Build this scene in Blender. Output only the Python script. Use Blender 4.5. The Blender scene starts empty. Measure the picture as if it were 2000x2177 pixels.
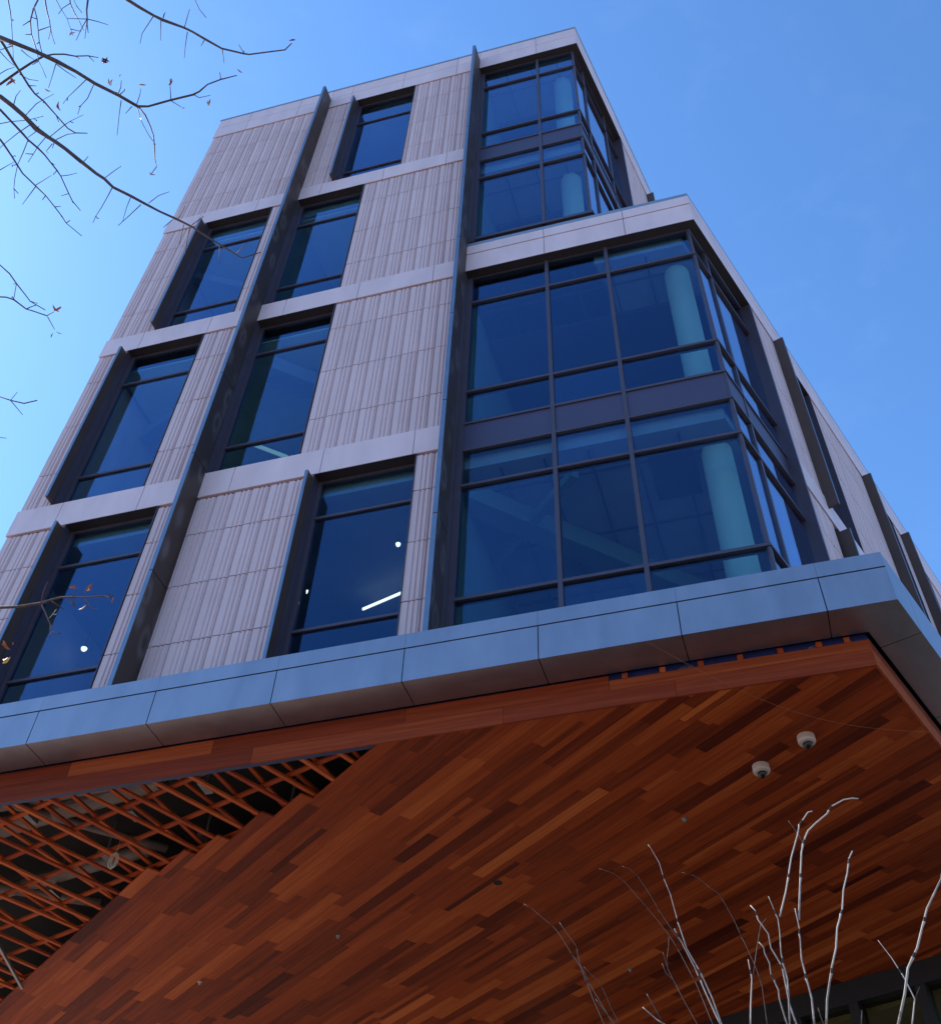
import bpy, bmesh, math, random
from mathutils import Vector, Matrix
random.seed(11)
R_ = math.radians
S = bpy.context.scene

# ---------------------------------------------------------------- camera
cd = bpy.data.cameras.new('camera'); cam = bpy.data.objects.new('camera', cd)
S.collection.objects.link(cam); S.camera = cam
right = Vector((0.96350987, 0.26759371, 0.0065067)); upv = Vector((0.21423065, -0.78548647, 0.58061712))
fwd = Vector((-0.16048041, 0.55803639, 0.81415074))
m = Matrix.Identity(4)
for i in range(3):
    m[i][0] = right[i]; m[i][1] = upv[i]; m[i][2] = -fwd[i]
m[0][3], m[1][3], m[2][3] = 1.61709372, -9.17074415, 1.92166969
cam.matrix_world = m
cd.sensor_width = 36; cd.sensor_fit = 'VERTICAL'; cd.sensor_height = 36
cd.lens = 36 * 1.0302511
cd.shift_x = -0.0352646; cd.shift_y = -0.1983617
cd.clip_start = 0.05; cd.clip_end = 3000
S.render.resolution_x = 940; S.render.resolution_y = 1024

# ---------------------------------------------------------------- sky and sun
SUN_EL, SUN_SKEW = 44.0, 9.0          # sun on the left, slightly behind the facade plane
sx, sy, sz = -math.cos(R_(SUN_EL))*math.cos(R_(SUN_SKEW)), math.cos(R_(SUN_EL))*math.sin(R_(SUN_SKEW)), math.sin(R_(SUN_EL))
W = bpy.data.worlds.new('World'); S.world = W; W.use_nodes = True
nt = W.node_tree; nt.nodes.clear()
sky = nt.nodes.new('ShaderNodeTexSky'); sky.sky_type = 'NISHITA'; sky.sun_disc = False
sky.sun_elevation = R_(SUN_EL); sky.sun_rotation = math.atan2(sx, sy)
sky.altitude = 60; sky.air_density = 1.0; sky.dust_density = 0.3; sky.ozone_density = 3.0
tint = nt.nodes.new('ShaderNodeMix'); tint.data_type = 'RGBA'; tint.blend_type = 'MULTIPLY'
tint.inputs[0].default_value = 1.0; tint.inputs[7].default_value = (0.635, 0.94, 1.19, 1)
nt.links.new(sky.outputs[0], tint.inputs[6])
# thin cirrus wisps
tc = nt.nodes.new('ShaderNodeTexCoord'); mp = nt.nodes.new('ShaderNodeMapping'); mp.inputs['Scale'].default_value = (5, 5, 11)
nz = nt.nodes.new('ShaderNodeTexNoise'); nz.inputs['Scale'].default_value = 2.2; nz.inputs['Detail'].default_value = 9; nz.inputs['Roughness'].default_value = .62; nz.inputs['Distortion'].default_value = .5
rp = nt.nodes.new('ShaderNodeValToRGB'); rp.color_ramp.elements[0].position = .54; rp.color_ramp.elements[1].position = .82
rp.color_ramp.elements[0].color = (0, 0, 0, 1); rp.color_ramp.elements[1].color = (.018, .018, .018, 1)
cl = nt.nodes.new('ShaderNodeMix'); cl.data_type = 'RGBA'; cl.inputs[7].default_value = (6.5, 7.2, 8.2, 1)
bg = nt.nodes.new('ShaderNodeBackground'); bg.inputs[1].default_value = 0.15
ow = nt.nodes.new('ShaderNodeOutputWorld')
L = nt.links.new
L(tc.outputs['Generated'], mp.inputs[0]); L(mp.outputs[0], nz.inputs[0]); L(nz.outputs[0], rp.inputs[0]); L(rp.outputs[0], cl.inputs[0])
L(tint.outputs[2], cl.inputs[6]); L(cl.outputs[2], bg.inputs[0]); L(bg.outputs[0], ow.inputs[0])
sd = bpy.data.lights.new('sun', 'SUN'); sd.energy = 4.0; sd.angle = R_(.53); sd.color = (1, .93, .82)
so = bpy.data.objects.new('sun', sd); S.collection.objects.link(so); so.location = (-30, 5, 40)
so.rotation_euler = Vector((sx, sy, sz)).to_track_quat('Z', 'Y').to_euler()
S.view_settings.view_transform = 'Standard'; S.view_settings.look = 'None'
S.view_settings.exposure = .78; S.view_settings.gamma = 1.0
S.cycles.max_bounces = 10; S.cycles.transparent_max_bounces = 16; S.cycles.glossy_bounces = 6

# ---------------------------------------------------------------- materials
def mat(name, col, rough=.6, metal=0., noise=0., nscale=6., bump=0., bscale=40., spec=.5, stretch=(1,1,1), lo=None):
    M = bpy.data.materials.new(name); M.use_nodes = True
    n = M.node_tree; P = n.nodes['Principled BSDF']
    P.inputs['Roughness'].default_value = rough; P.inputs['Metallic'].default_value = metal
    P.inputs['Specular IOR Level'].default_value = spec
    P.inputs['Base Color'].default_value = (*col, 1)
    if noise or bump:
        t = n.nodes.new('ShaderNodeTexCoord'); mpp = n.nodes.new('ShaderNodeMapping'); mpp.inputs['Scale'].default_value = stretch
        n.links.new(t.outputs['Object'], mpp.inputs[0])
    if noise:
        z = n.nodes.new('ShaderNodeTexNoise'); z.inputs['Scale'].default_value = nscale; z.inputs['Detail'].default_value = 6; z.inputs['Roughness'].default_value = .6
        n.links.new(mpp.outputs[0], z.inputs[0])
        r = n.nodes.new('ShaderNodeValToRGB'); a, b = r.color_ramp.elements
        a.position = .3; b.position = .7
        lo2 = lo if lo else tuple(c*(1-noise) for c in col)
        a.color = (*lo2, 1); b.color = (*[min(1, c*(1+noise*.5)) for c in col], 1)
        n.links.new(z.outputs[0], r.inputs[0]); n.links.new(r.outputs[0], P.inputs['Base Color'])
        mr = n.nodes.new('ShaderNodeMapRange'); mr.inputs[3].default_value = max(.02, rough-.08); mr.inputs[4].default_value = min(1, rough+.1)
        n.links.new(z.outputs[0], mr.inputs[0]); n.links.new(mr.outputs[0], P.inputs['Roughness'])
    if bump:
        z2 = n.nodes.new('ShaderNodeTexNoise'); z2.inputs['Scale'].default_value = bscale; z2.inputs['Detail'].default_value = 3
        n.links.new(mpp.outputs[0], z2.inputs[0])
        b2 = n.nodes.new('ShaderNodeBump'); b2.inputs['Strength'].default_value = bump; b2.inputs['Distance'].default_value = .01
        n.links.new(z2.outputs[0], b2.inputs['Height']); n.links.new(b2.outputs[0], P.inputs['Normal'])
    return M

def tone_mat(name, ramp, rough, attr='tone', grain=0., gdir=0., metal=0., gs=(1.2, 22, 22), bump=0.):
    """colour picked per piece from a face attribute, with grain along the piece"""
    M = bpy.data.materials.new(name); M.use_nodes = True; n = M.node_tree; P = n.nodes['Principled BSDF']
    P.inputs['Roughness'].default_value = rough; P.inputs['Metallic'].default_value = metal
    at = n.nodes.new('ShaderNodeAttribute'); at.attribute_name = attr
    r = n.nodes.new('ShaderNodeValToRGB'); r.color_ramp.interpolation = 'LINEAR'
    while len(r.color_ramp.elements) < len(ramp): r.color_ramp.elements.new(.5)
    for e, (p, c) in zip(r.color_ramp.elements, ramp): e.position = p; e.color = (*c, 1)
    t = n.nodes.new('ShaderNodeTexCoord'); mp1 = n.nodes.new('ShaderNodeMapping'); mp1.inputs['Rotation'].default_value = (0, 0, -gdir)
    mp2 = n.nodes.new('ShaderNodeMapping'); mp2.inputs['Scale'].default_value = gs
    n.links.new(t.outputs['Object'], mp1.inputs[0])
    ad = n.nodes.new('ShaderNodeVectorMath'); ad.operation = 'ADD'
    sc = n.nodes.new('ShaderNodeVectorMath'); sc.operation = 'SCALE'; sc.inputs['Scale'].default_value = 37.
    cx = n.nodes.new('ShaderNodeCombineXYZ')
    for k in range(3): n.links.new(at.outputs['Fac'], cx.inputs[k])
    n.links.new(cx.outputs[0], sc.inputs[0]); n.links.new(mp1.outputs[0], ad.inputs[0]); n.links.new(sc.outputs[0], ad.inputs[1])
    n.links.new(ad.outputs[0], mp2.inputs[0])
    z = n.nodes.new('ShaderNodeTexNoise'); z.inputs['Scale'].default_value = 1.; z.inputs['Detail'].default_value = 5; z.inputs['Roughness'].default_value = .65; z.inputs['Distortion'].default_value = .25
    n.links.new(mp2.outputs[0], z.inputs[0])
    mr = n.nodes.new('ShaderNodeMapRange'); mr.inputs[1].default_value = .25; mr.inputs[2].default_value = .75
    mr.inputs[3].default_value = -grain; mr.inputs[4].default_value = grain
    n.links.new(z.outputs[0], mr.inputs[0])
    sm = n.nodes.new('ShaderNodeMath'); sm.operation = 'ADD'; n.links.new(at.outputs['Fac'], sm.inputs[0]); n.links.new(mr.outputs[0], sm.inputs[1])
    n.links.new(sm.outputs[0], r.inputs[0]); n.links.new(r.outputs[0], P.inputs['Base Color'])
    P.inputs['Specular IOR Level'].default_value = .12
    if bump:
        b2 = n.nodes.new('ShaderNodeBump'); b2.inputs['Strength'].default_value = bump; b2.inputs['Distance'].default_value = .004
        n.links.new(z.outputs[0], b2.inputs['Height']); n.links.new(b2.outputs[0], P.inputs['Normal'])
    return M

def glass(name, ior, tr, gl, rough=0.0):
    M = bpy.data.materials.new(name); M.use_nodes = True; n = M.node_tree; n.nodes.clear()
    o = n.nodes.new('ShaderNodeOutputMaterial'); mx = n.nodes.new('ShaderNodeMixShader'); lw = n.nodes.new('ShaderNodeLayerWeight'); pw = n.nodes.new('ShaderNodeMath'); pw.operation = 'POWER'; pw.inputs[1].default_value = 3.6; f = n.nodes.new('ShaderNodeMath'); f.operation = 'MULTIPLY_ADD'; f.inputs[1].default_value = ior[1]; f.inputs[2].default_value = ior[0]
    oi = n.nodes.new('ShaderNodeObjectInfo'); mo = n.nodes.new('ShaderNodeMapRange'); mo.inputs[3].default_value = ior[0]*.55; mo.inputs[4].default_value = ior[0]*1.45; n.links.new(oi.outputs['Random'], mo.inputs[0]); n.links.new(mo.outputs[0], f.inputs[2])
    lw.inputs[0].default_value = .5; n.links.new(lw.outputs['Facing'], pw.inputs[0]); n.links.new(pw.outputs[0], f.inputs[0])
    t = n.nodes.new('ShaderNodeBsdfTransparent'); t.inputs[0].default_value = (*tr, 1)
    g = n.nodes.new('ShaderNodeBsdfGlossy'); gc = n.nodes.new('ShaderNodeMix'); gc.data_type = 'RGBA'; gc.inputs[6].default_value = (*gl, 1); gc.inputs[7].default_value = (1, 1, 1, 1); n.links.new(gc.outputs[2], g.inputs['Color']); n.links.new(pw.outputs[0], gc.inputs[0]); g.inputs['Roughness'].default_value = rough
    tc_ = n.nodes.new('ShaderNodeTexCoord'); z = n.nodes.new('ShaderNodeTexNoise'); z.inputs['Scale'].default_value = .55; z.inputs['Detail'].default_value = 1
    b = n.nodes.new('ShaderNodeBump'); b.inputs['Strength'].default_value = .12; b.inputs['Distance'].default_value = .03
    n.links.new(tc_.outputs['Object'], z.inputs[0]); n.links.new(z.outputs[0], b.inputs['Height']); n.links.new(b.outputs[0], g.inputs['Normal'])
    n.links.new(f.outputs[0], mx.inputs[0]); n.links.new(t.outputs[0], mx.inputs[1]); n.links.new(g.outputs[0], mx.inputs[2]); n.links.new(mx.outputs[0], o.inputs[0])
    return M

def emis(name, col, st):
    M = bpy.data.materials.new(name); M.use_nodes = True; P = M.node_tree.nodes['Principled BSDF']
    P.inputs['Base Color'].default_value = (.8, .8, .8, 1); P.inputs['Emission Color'].default_value = (*col, 1); P.inputs['Emission Strength'].default_value = st
    return M

PLANK = R_(142.3)
M = dict(
 panel=mat('panel_pale', (.76, .565, .58), .45, 0, .12, 1.6, .02, 60, .35, (1.5, 1.5, .5)),
 tile=tone_mat('terracotta_tile', [(0, (.55, .395, .40)), (.5, (.67, .495, .505)), (1, (.77, .585, .595))], .62, grain=.22, gs=(3, 3, .8), bump=.2),
 coping=mat('coping_metal', (.32, .36, .42), .35, .6, .1, 3),
 cornice=mat('cornice_metal', (.35, .325, .36), .38, .85, .12, 2.2, .10, 1.3, .5, (1.6, 1.6, .5)),
 fin=mat('fin_bronze', (.078, .045, .034), .55, .0, .28, 2.6, .0, 40, .5, (1, 1, .45)),
 frame=mat('frame_dark', (.088, .068, .092), .4, .3, .08, 6),
 edge=mat('frame_gasket', (.012, .012, .016), .5),
 spandrel=mat('spandrel_metal', (.082, .068, .115), .42, .35, .06, 1.5),
 soffit=mat('window_soffit', (.035, .026, .024), .55, .1, .15, 3),
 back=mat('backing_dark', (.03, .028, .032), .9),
 glass=glass('window_glass', (.060, 1.0), (.72, .86, .90), (.34, .56, 1.0)),
 glass2=glass('storefront_glass', (.03, .3), (.8, .8, .68), (.5, .5, .5)),
 ceil=mat('interior_ceiling', (.24, .28, .34), .9, 0, .12, 2),
 ceilgreen=mat('ceiling_green_grey', (.50, .66, .42), .9, 0, .2, 1.2),
 wallin=mat('interior_wall', (.11, .16, .14), .9, 0, .2, .8),
 column=mat('column_paint', (.42, .50, .43), .8),
 duct=mat('duct_metal', (.26, .20, .17), .5, .3, .35, 4),
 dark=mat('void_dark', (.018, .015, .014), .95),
 memb=mat('blue_membrane', (.012, .018, .10), .5, 0, .3, 9),
 strip=tone_mat('furring_wood', [(0, (.32, .05, .013)), (.5, (.48, .088, .022)), (1, (.58, .13, .038))], .65, grain=.3, gs=(3, 3, 3)),
 plank=tone_mat('plank_wood', [(0, (.072, .0085, .003)), (.3, (.155, .023, .007)), (.62, (.35, .060, .013)), (1, (.60, .150, .035))], .6, grain=.17, gdir=PLANK, gs=(1.1, 26, 26), bump=.12),
 fascia=tone_mat('fascia_wood', [(0, (.10, .016, .007)), (.4, (.24, .036, .012)), (1, (.50, .11, .03))], .5, grain=.2, gdir=0, gs=(.8, 20, 26), bump=.1),
 white=mat('white_plastic', (.60, .50, .45), .4), black=mat('black_dome', (.01, .01, .01), .12),
 bark=mat('tree_bark', (.10, .062, .055), .8, 0, .5, 60, .3, 90),
 twig=mat('twig_bark', (.13, .07, .075), .7, 0, .6, 30, .1, 60, lo=(.07, .04, .05)),
 stem=tone_mat('pale_stem_bark', [(0, (.035, .024, .02)), (.35, (.16, .12, .09)), (.6, (.44, .35, .29)), (1, (.56, .47, .40))], .45, grain=.12, gs=(14, 14, 14), bump=.2),
 stem2=tone_mat('brown_stem_bark', [(0, (.02, .014, .012)), (.5, (.085, .058, .043)), (1, (.16, .115, .085))], .5, grain=.15, gs=(14, 14, 14)),
 leaf0=mat('leaf_orange', (.55, .17, .05), .55, 0, .4, 30), leaf1=mat('leaf_tan', (.62, .40, .28), .6, 0, .4, 30),
 leaf2=mat('leaf_crimson', (.22, .012, .02), .5, 0, .5, 30), leaf3=mat('leaf_amber', (.80, .33, .03), .55, 0, .4, 30),
 nosing=mat('fin_nosing', (.21, .24, .30), .38, .75, .12, 5),
 bulb=emis('lamp_glow', (1, .95, .80), 1.3), wire=mat('wire_pale', (.5, .42, .32), .5), steel=mat('steel_grey', (.3, .29, .28), .4, .6, .2, 10),
 wirered=mat('guide_line_brown', (.30, .10, .04), .6),
)
def ring_stains(Mt):      # fin faces: faint ring-shaped water marks
    n = Mt.node_tree; P = n.nodes['Principled BSDF']; t = n.nodes.new('ShaderNodeTexCoord'); v = n.nodes.new('ShaderNodeTexVoronoi'); v.inputs['Scale'].default_value = 1.5
    mp_ = n.nodes.new('ShaderNodeMapping'); mp_.inputs['Scale'].default_value = (1, 2.2, 1); n.links.new(t.outputs['Object'], mp_.inputs[0]); n.links.new(mp_.outputs[0], v.inputs[0])
    c1 = n.nodes.new('ShaderNodeValToRGB'); e = c1.color_ramp.elements; e[0].position = .10; e[1].position = .42; e[0].color = (0, 0, 0, 1); e[1].color = (0, 0, 0, 1); q = e.new(.24); q.color = (1, 1, 1, 1)
    z = n.nodes.new('ShaderNodeTexNoise'); z.inputs['Scale'].default_value = 3; n.links.new(t.outputs['Object'], z.inputs[0]); n.links.new(v.outputs['Distance'], c1.inputs[0])
    mu = n.nodes.new('ShaderNodeMath'); mu.operation = 'MULTIPLY'; n.links.new(c1.outputs[0], mu.inputs[0]); n.links.new(z.outputs[0], mu.inputs[1])
    mx = n.nodes.new('ShaderNodeMix'); mx.data_type = 'RGBA'; mx.inputs[6].default_value = (.055, .034, .028, 1); mx.inputs[7].default_value = (.17, .14, .15, 1)
    n.links.new(mu.outputs[0], mx.inputs[0]); n.links.new(mx.outputs[2], P.inputs['Base Color'])
M['finrings'] = mat('fin_stained', (.05, .04, .045), .5, .05); ring_stains(M['finrings'])
for k in ('leaf0', 'leaf1', 'leaf2', 'leaf3'):
    M[k].node_tree.nodes['Principled BSDF'].inputs['Subsurface Weight'].default_value = 0.0

# ---------------------------------------------------------------- mesh helpers
def tag(o, label=None, cat=None, group=None, kind=None):
    for k, v in (('label', label), ('category', cat), ('group', group), ('kind', kind)):
        if v: o[k] = v
    return o
def empty(name, loc=(0, 0, 0), parent=None):
    o = bpy.data.objects.new(name, None); S.collection.objects.link(o); o.location = loc; o.empty_display_size = .3
    if parent: o.parent = parent
    return o
class MB:
    def __init__(s): s.v = []; s.f = []; s.t = []
    def add(s, vs, fs, tone=.5):
        b = len(s.v); s.v += [tuple(v) for v in vs]; s.f += [tuple(b+i for i in f) for f in fs]; s.t += [tone]*len(fs)
    def box(s, x0, x1, y0, y1, z0, z1, tone=.5):
        s.hexa([(x0, y0, z0), (x1, y0, z0), (x1, y1, z0), (x0, y1, z0), (x0, y0, z1), (x1, y0, z1), (x1, y1, z1), (x0, y1, z1)], tone)
    def hexa(s, p, tone=.5):
        s.add(p, [(0, 3, 2, 1), (4, 5, 6, 7), (0, 1, 5, 4), (1, 2, 6, 5), (2, 3, 7, 6), (3, 0, 4, 7)], tone)
    def prism(s, poly, z0, z1, tone=.5):
        n = len(poly); s.add([(x, y, z0) for x, y in poly]+[(x, y, z1) for x, y in poly],
            [tuple(range(n-1, -1, -1)), tuple(range(n, 2*n))]+[(i, (i+1) % n, n+(i+1) % n, n+i) for i in range(n)], tone)
    def bar(s, a, b, w, h, up=(0, 0, 1), tone=.5):
        a, b = Vector(a), Vector(b); d = (b-a).normalized(); x = d.cross(Vector(up)).normalized(); y = x.cross(d).normalized()
        P = []
        for q in (a, b):
            for (i, j) in ((-1, -1), (1, -1), (1, 1), (-1, 1)): P.append(q+x*(i*w/2)+y*(j*h/2))
        s.hexa(P, tone)
    def tube(s, pts, r0, r1, n=6, rs=None, tone=.5):
        pts = [Vector(p) for p in pts]; N = len(pts); vs = []; ref = Vector((.3, .2, .93))
        for i, p in enumerate(pts):
            d = (pts[min(N-1, i+1)]-pts[max(0, i-1)]).normalized()
            x = d.cross(ref); x = x.normalized() if x.length > 1e-3 else Vector((1, 0, 0)); y = d.cross(x)
            r = rs[i] if rs else r0+(r1-r0)*i/max(1, N-1)
            for k in range(n): vs.append(p+x*r*math.cos(2*math.pi*k/n)+y*r*math.sin(2*math.pi*k/n))
        fs = [(i*n+k, i*n+(k+1) % n, (i+1)*n+(k+1) % n, (i+1)*n+k) for i in range(N-1) for k in range(n)]
        fs += [tuple(range(n-1, -1, -1)), tuple((N-1)*n+k for k in range(n))]
        s.add(vs, fs, tone)
    def build(s, name, material, parent=None, smooth=False, bevel=0.):
        me = bpy.data.meshes.new(name); me.from_pydata(s.v, [], s.f); me.update()
        a = me.attributes.new('tone', 'FLOAT', 'FACE'); a.data.foreach_set('value', s.t)
        bm = bmesh.new(); bm.from_mesh(me); bmesh.ops.recalc_face_normals(bm, faces=bm.faces); bm.to_mesh(me); bm.free()
        me.materials.append(material); o = bpy.data.objects.new(name, me); S.collection.objects.link(o)
        if smooth: me.polygons.foreach_set('use_smooth', [True]*len(me.polygons))
        if parent: o.parent = parent
        if bevel:
            md = o.modifiers.new('bevel', 'BEVEL'); md.width = bevel; md.segments = 1; md.limit_method = 'ANGLE'; md.angle_limit = R_(50)
        return o
class Fr:
    """wall frame: s along the wall, o outward from it, z up"""
    def __init__(f, p, ang):      # ang from +X of the wall direction
        f.p = p; f.d = (math.cos(ang), math.sin(ang)); f.n = (math.sin(ang), -math.cos(ang))
    def pt(f, s, o, z): return (f.p[0]+f.d[0]*s+f.n[0]*o, f.p[1]+f.d[1]*s+f.n[1]*o, z)
    def box(f, mb, s0, s1, o0, o1, z0, z1, tone=.5):
        mb.hexa([f.pt(s, o, z) for z in (z0, z1) for s, o in ((s0, o0), (s1, o0), (s1, o1), (s0, o1))], tone)
def mitre(a):     # corner between the front wall (s<=0) and a side wall turned by `a` from square; d = inward offset
    t = lambda o: (-o-(-o)*math.sin(a))/math.cos(a)
    side = lambda o: t(o)
    front = lambda o: t(o)*math.sin(a)+o*math.cos(a)
    return front, side
def extr(mb, fr, prof, s0, s1, tone=.5):
    """prof: [(o,z)], s0/s1 number or function of o"""
    g = lambda s, o: s(o) if callable(s) else s
    n = len(prof)
    vs = [fr.pt(g(s0, o), o, z) for o, z in prof]+[fr.pt(g(s1, o), o, z) for o, z in prof]
    mb.add(vs, [tuple(range(n)), tuple(range(2*n-1, n-1, -1))]+[(i, n+i, n+(i+1) % n, (i+1) % n) for i in range(n)], tone)
def rect(o0, o1, z0, z1): return [(o0, z0), (o1, z0), (o1, z1), (o0, z1)]

FA = Fr((0, 0), 0)                                  # facade, s = x
AL, AU, AD = R_(18.3), R_(10.3), R_(19.2)
PL, PU, PD = (2.10, 0), (.58, 0), (2.9162, -.9074)
FL, SL = Fr(PL, 0), Fr(PL, math.pi/2-AL)
FU, SU = Fr(PU, 0), Fr(PU, math.pi/2-AU)
FD, SD = Fr(PD, 0), Fr(PD, math.pi/2-AD)
mfL, msL = mitre(AL); mfU, msU = mitre(AU); mfD, msD = mitre(AD)

# ---------------------------------------------------------------- ground
g = MB(); g.box(-400, 400, -400, 400, -.3, .2)
gm = bpy.data.materials.new('paving'); gm.use_nodes = True; n = gm.node_tree; P = n.nodes['Principled BSDF']; P.inputs['Roughness'].default_value = .85
t = n.nodes.new('ShaderNodeTexCoord'); b = n.nodes.new('ShaderNodeTexBrick'); b.inputs['Scale'].default_value = 1.6; b.inputs['Color1'].default_value = (.30, .23, .18, 1); b.inputs['Color2'].default_value = (.25, .19, .15, 1); b.inputs['Mortar'].default_value = (.15, .13, .11, 1); b.inputs['Mortar Size'].default_value = .01
n.links.new(t.outputs['Object'], b.inputs[0]); n.links.new(b.outputs[0], P.inputs['Base Color'])
tag(g.build('ground', gm), kind='structure')

mb_ = MB(); mb_.prism([(-1.0, -8.2), (9.5, -8.2), (11, 7.2), (1.2, 6.0), (-1.6, -1.5)], .201, .212)  # unseen dark bed, added to dim the ground bounce onto the plank soffit
tag(mb_.build('bounce_dimming_bed', mat('bounce_dimming_dark', (.045, .032, .024), .95, 0, .5, 9, .5, 30)), kind='structure')
# ================================================================ the building
B = tag(empty('office_building', (-3, 4, .2)), 'pale ribbed terracotta office block with dark fins, blue glass corner and wood-clad underside', 'building')
Z0, BO = Vector((-3, 4, .2)), B
def part(mb, name, material, parent=None, **k):
    o = mb.build(name, material, None, **k)
    o.parent = parent or BO
    # keep world placement: the parent chain only translates by Z0
    o.matrix_parent_inverse = Matrix.Translation(-Z0) if (parent is None) else Matrix.Identity(4)
    if parent is not None: o.matrix_parent_inverse = Matrix.Identity(4)
    return o

# ---- terracotta fields
ROWS = {'6': (21.28, 25.25, [24.34, 23.16, 22.03]), '5': (17.08, 20.79, [20.04, 18.93, 17.81]), '4': (12.89, 16.59, [15.85, 14.73, 13.61]), '3': (8.68, 12.39, [11.70, 10.82, 9.91])}
PROF = [(.0, .054), (.006, .054), (.008, .016), (.094, .016), (.104, .033), (.116, .033), (.126, .015), (.158, .015), (.168, .033), (.178, .033), (.188, .015), (.220, .015), (.230, .031), (.240, .031), (.250, .016)]
MOD = .268
def tiles(fr, s0, s1, z0, z1, joints, phase):
    mb = MB(); zs = [z0]+sorted(joints)+[z1]
    for r in range(len(zs)-1):
        a, b_ = zs[r]+(.007 if r else 0), zs[r+1]-(.007 if r < len(zs)-2 else .03)
        k0 = math.floor((s0-phase)/MOD)-1; k1 = math.ceil((s1-phase)/MOD)+1
        for k in range(k0, k1):
            base = phase+k*MOD; tone = random.uniform(.42, .60); off = random.uniform(-.002, .002)
            pr = [(base+x, -y+off) for x, y in PROF]+[(base+MOD, -.054+off)]
            q = []
            for i in range(len(pr)-1):       # clip to the field
                (xa, oa), (xb, ob) = pr[i], pr[i+1]
                if xb <= s0+1e-6 or xa >= s1-1e-6: continue
                if xa < s0: oa = oa+(ob-oa)*(s0-xa)/(xb-xa); xa = s0
                if xb > s1: ob = oa+(ob-oa)*(s1-xa)/(xb-xa); xb = s1
                q.append(((xa, oa), (xb, ob)))
            if not q: continue
            pts = [q[0][0]]+[e[1] for e in q]; N = len(pts)
            vs = [fr.pt(x, o, zz) for zz in (a, b_) for x, o in pts]+[fr.pt(x, -.0585, zz) for zz in (a, b_) for x, o in pts]
            fs = [(i, i+1, N+i+1, N+i) for i in range(N-1)]
            fs += [(i, 2*N+i, 2*N+i+1, i+1) for i in range(N-1)]+[(N+i, N+i+1, 3*N+i+1, 3*N+i) for i in range(N-1)]
            fs += [(0, N, 3*N, 2*N), (N-1, 2*N+N-1, 3*N+N-1, 2*N-1)]
            mb.add(vs, fs, tone)
    o = part(mb, 'terracotta_wall', M['tile'])
    bk = MB(); fr.box(bk, s0+.002, s1-.002, -.0595, -.25, z0, z1); part(bk, 'wall_backing', M['back'])
    return o
fields = [('6', -8.50, -5.56, -8.51), ('6', -5.50, -4.83, -5.55), ('6', -3.31, -1.81, -4.04),
          ('5', -8.50, -7.59, -8.51), ('5', -6.05, -5.56, -6.05), ('5', -4.05, -1.81, -4.04),
          ('4', -8.50, -8.00, -8.51), ('4', -6.48, -5.56, -6.48), ('4', -4.05, -1.81, -4.04),
          ('3', -8.50, -7.60, -8.51), ('3', -6.09, -5.56, -6.09), ('3', -5.50, -3.80, -5.46), ('3', -2.26, -1.81, -2.27)]
for k, a, b_, ph in fields:
    z0, z1, j = ROWS[k]; tiles(FA, a, b_, z0, z1, j, ph)
LZ = [9.91, 10.82, 11.70, 12.64, 13.61, 14.73, 15.85]
tiles(SL, 2.06, 2.94, 8.68, 12.39, LZ[:3], 2.06); tiles(SL, 2.06, 2.94, 12.89, 16.64, LZ[4:], 2.06)
tiles(SL, 4.43, 6.85, 8.68, 16.64, LZ, 4.43); tiles(SL, 8.34, 8.81, 8.68, 16.64, LZ, 8.34); tiles(SL, 10.3, 12.4, 8.68, 16.64, LZ, 10.3)
tiles(SU, 2.74, 4.40, 17.2, 25.25, [18.2, 19.3, 20.4, 21.5, 22.6, 23.8], 2.74)

# ---- horizontal panel courses
def course(fr, s0, s1, z0, z1, joints, end0=None, end1=None, groove=None, coping=0., name='band_course', thick=.055, mm_=None, gw=.006):
    mb = MB(); g = .004
    cuts = [s0]+[j for j in joints if s0 < j < s1]+[s1]
    zz = [(z0, z1)] if not groove else [(z0, groove-gw), (groove+gw, z1)]
    for i in range(len(cuts)-1):
        a = cuts[i]+(g if i else 0); b_ = cuts[i+1]-(g if i < len(cuts)-2 else 0)
        A = end0 if (i == 0 and end0) else a; Bq = end1 if (i == len(cuts)-2 and end1) else b_
        for p0, p1 in zz: extr(mb, fr, rect(0, -thick, p0, p1), A, Bq)
    o = part(mb, name, mm_ or M['panel'], bevel=.003)
    bk = MB(); extr(bk, fr, rect(-thick-.002, -.15, z0+.02, z1-.01), end0 or s0, end1 or s1)
    part(bk, 'wall_backing', M['back'])
    return o
JL, JM = [-7.77, -6.45], [-5.03, -3.67, -2.32]
for z0, z1 in ((20.80, 21.27), (16.60, 17.07), (12.40, 12.88)):
    course(FA, -8.53, -5.56, z0, z1, JL); course(FA, -5.50, -1.81, z0, z1, JM)
course(FA, -8.53, .58, 25.26, 26.19, [-7.68, -6.35, -5.49, -4.97, -3.65, -2.31, -1.75, -.38], end1=lambda o: .58+mfU(o), groove=25.77, name='roof_band')
course(SU, 0, 9.5, 25.26, 26.19, [2.7, 5.4, 8.1], end0=msU, groove=25.77, name='roof_band')
course(FL, -3.845, 0, 16.65, 17.42, [-.385-2.1, .98-2.1], end1=mfL, groove=17.16, name='parapet', gw=.014)
course(SL, 0, 12.4, 16.65, 17.42, [2.7, 5.4, 8.1, 10.8], end0=msL, groove=17.16, name='parapet', gw=.014)
course(SL, 2.06, 4.43, 12.40, 12.88, [3.3])
c = MB()
extr(c, FA, rect(.012, -.30, 26.195, 26.245), -8.55, lambda o: .58+mfU(o)); extr(c, SU, rect(.012, -.30, 26.195, 26.245), msU, 9.5)
c.box(-8.55, -8.25, .31, 10, 26.195, 26.245)
part(c, 'roof_coping', M['coping'])
c = MB()
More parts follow.
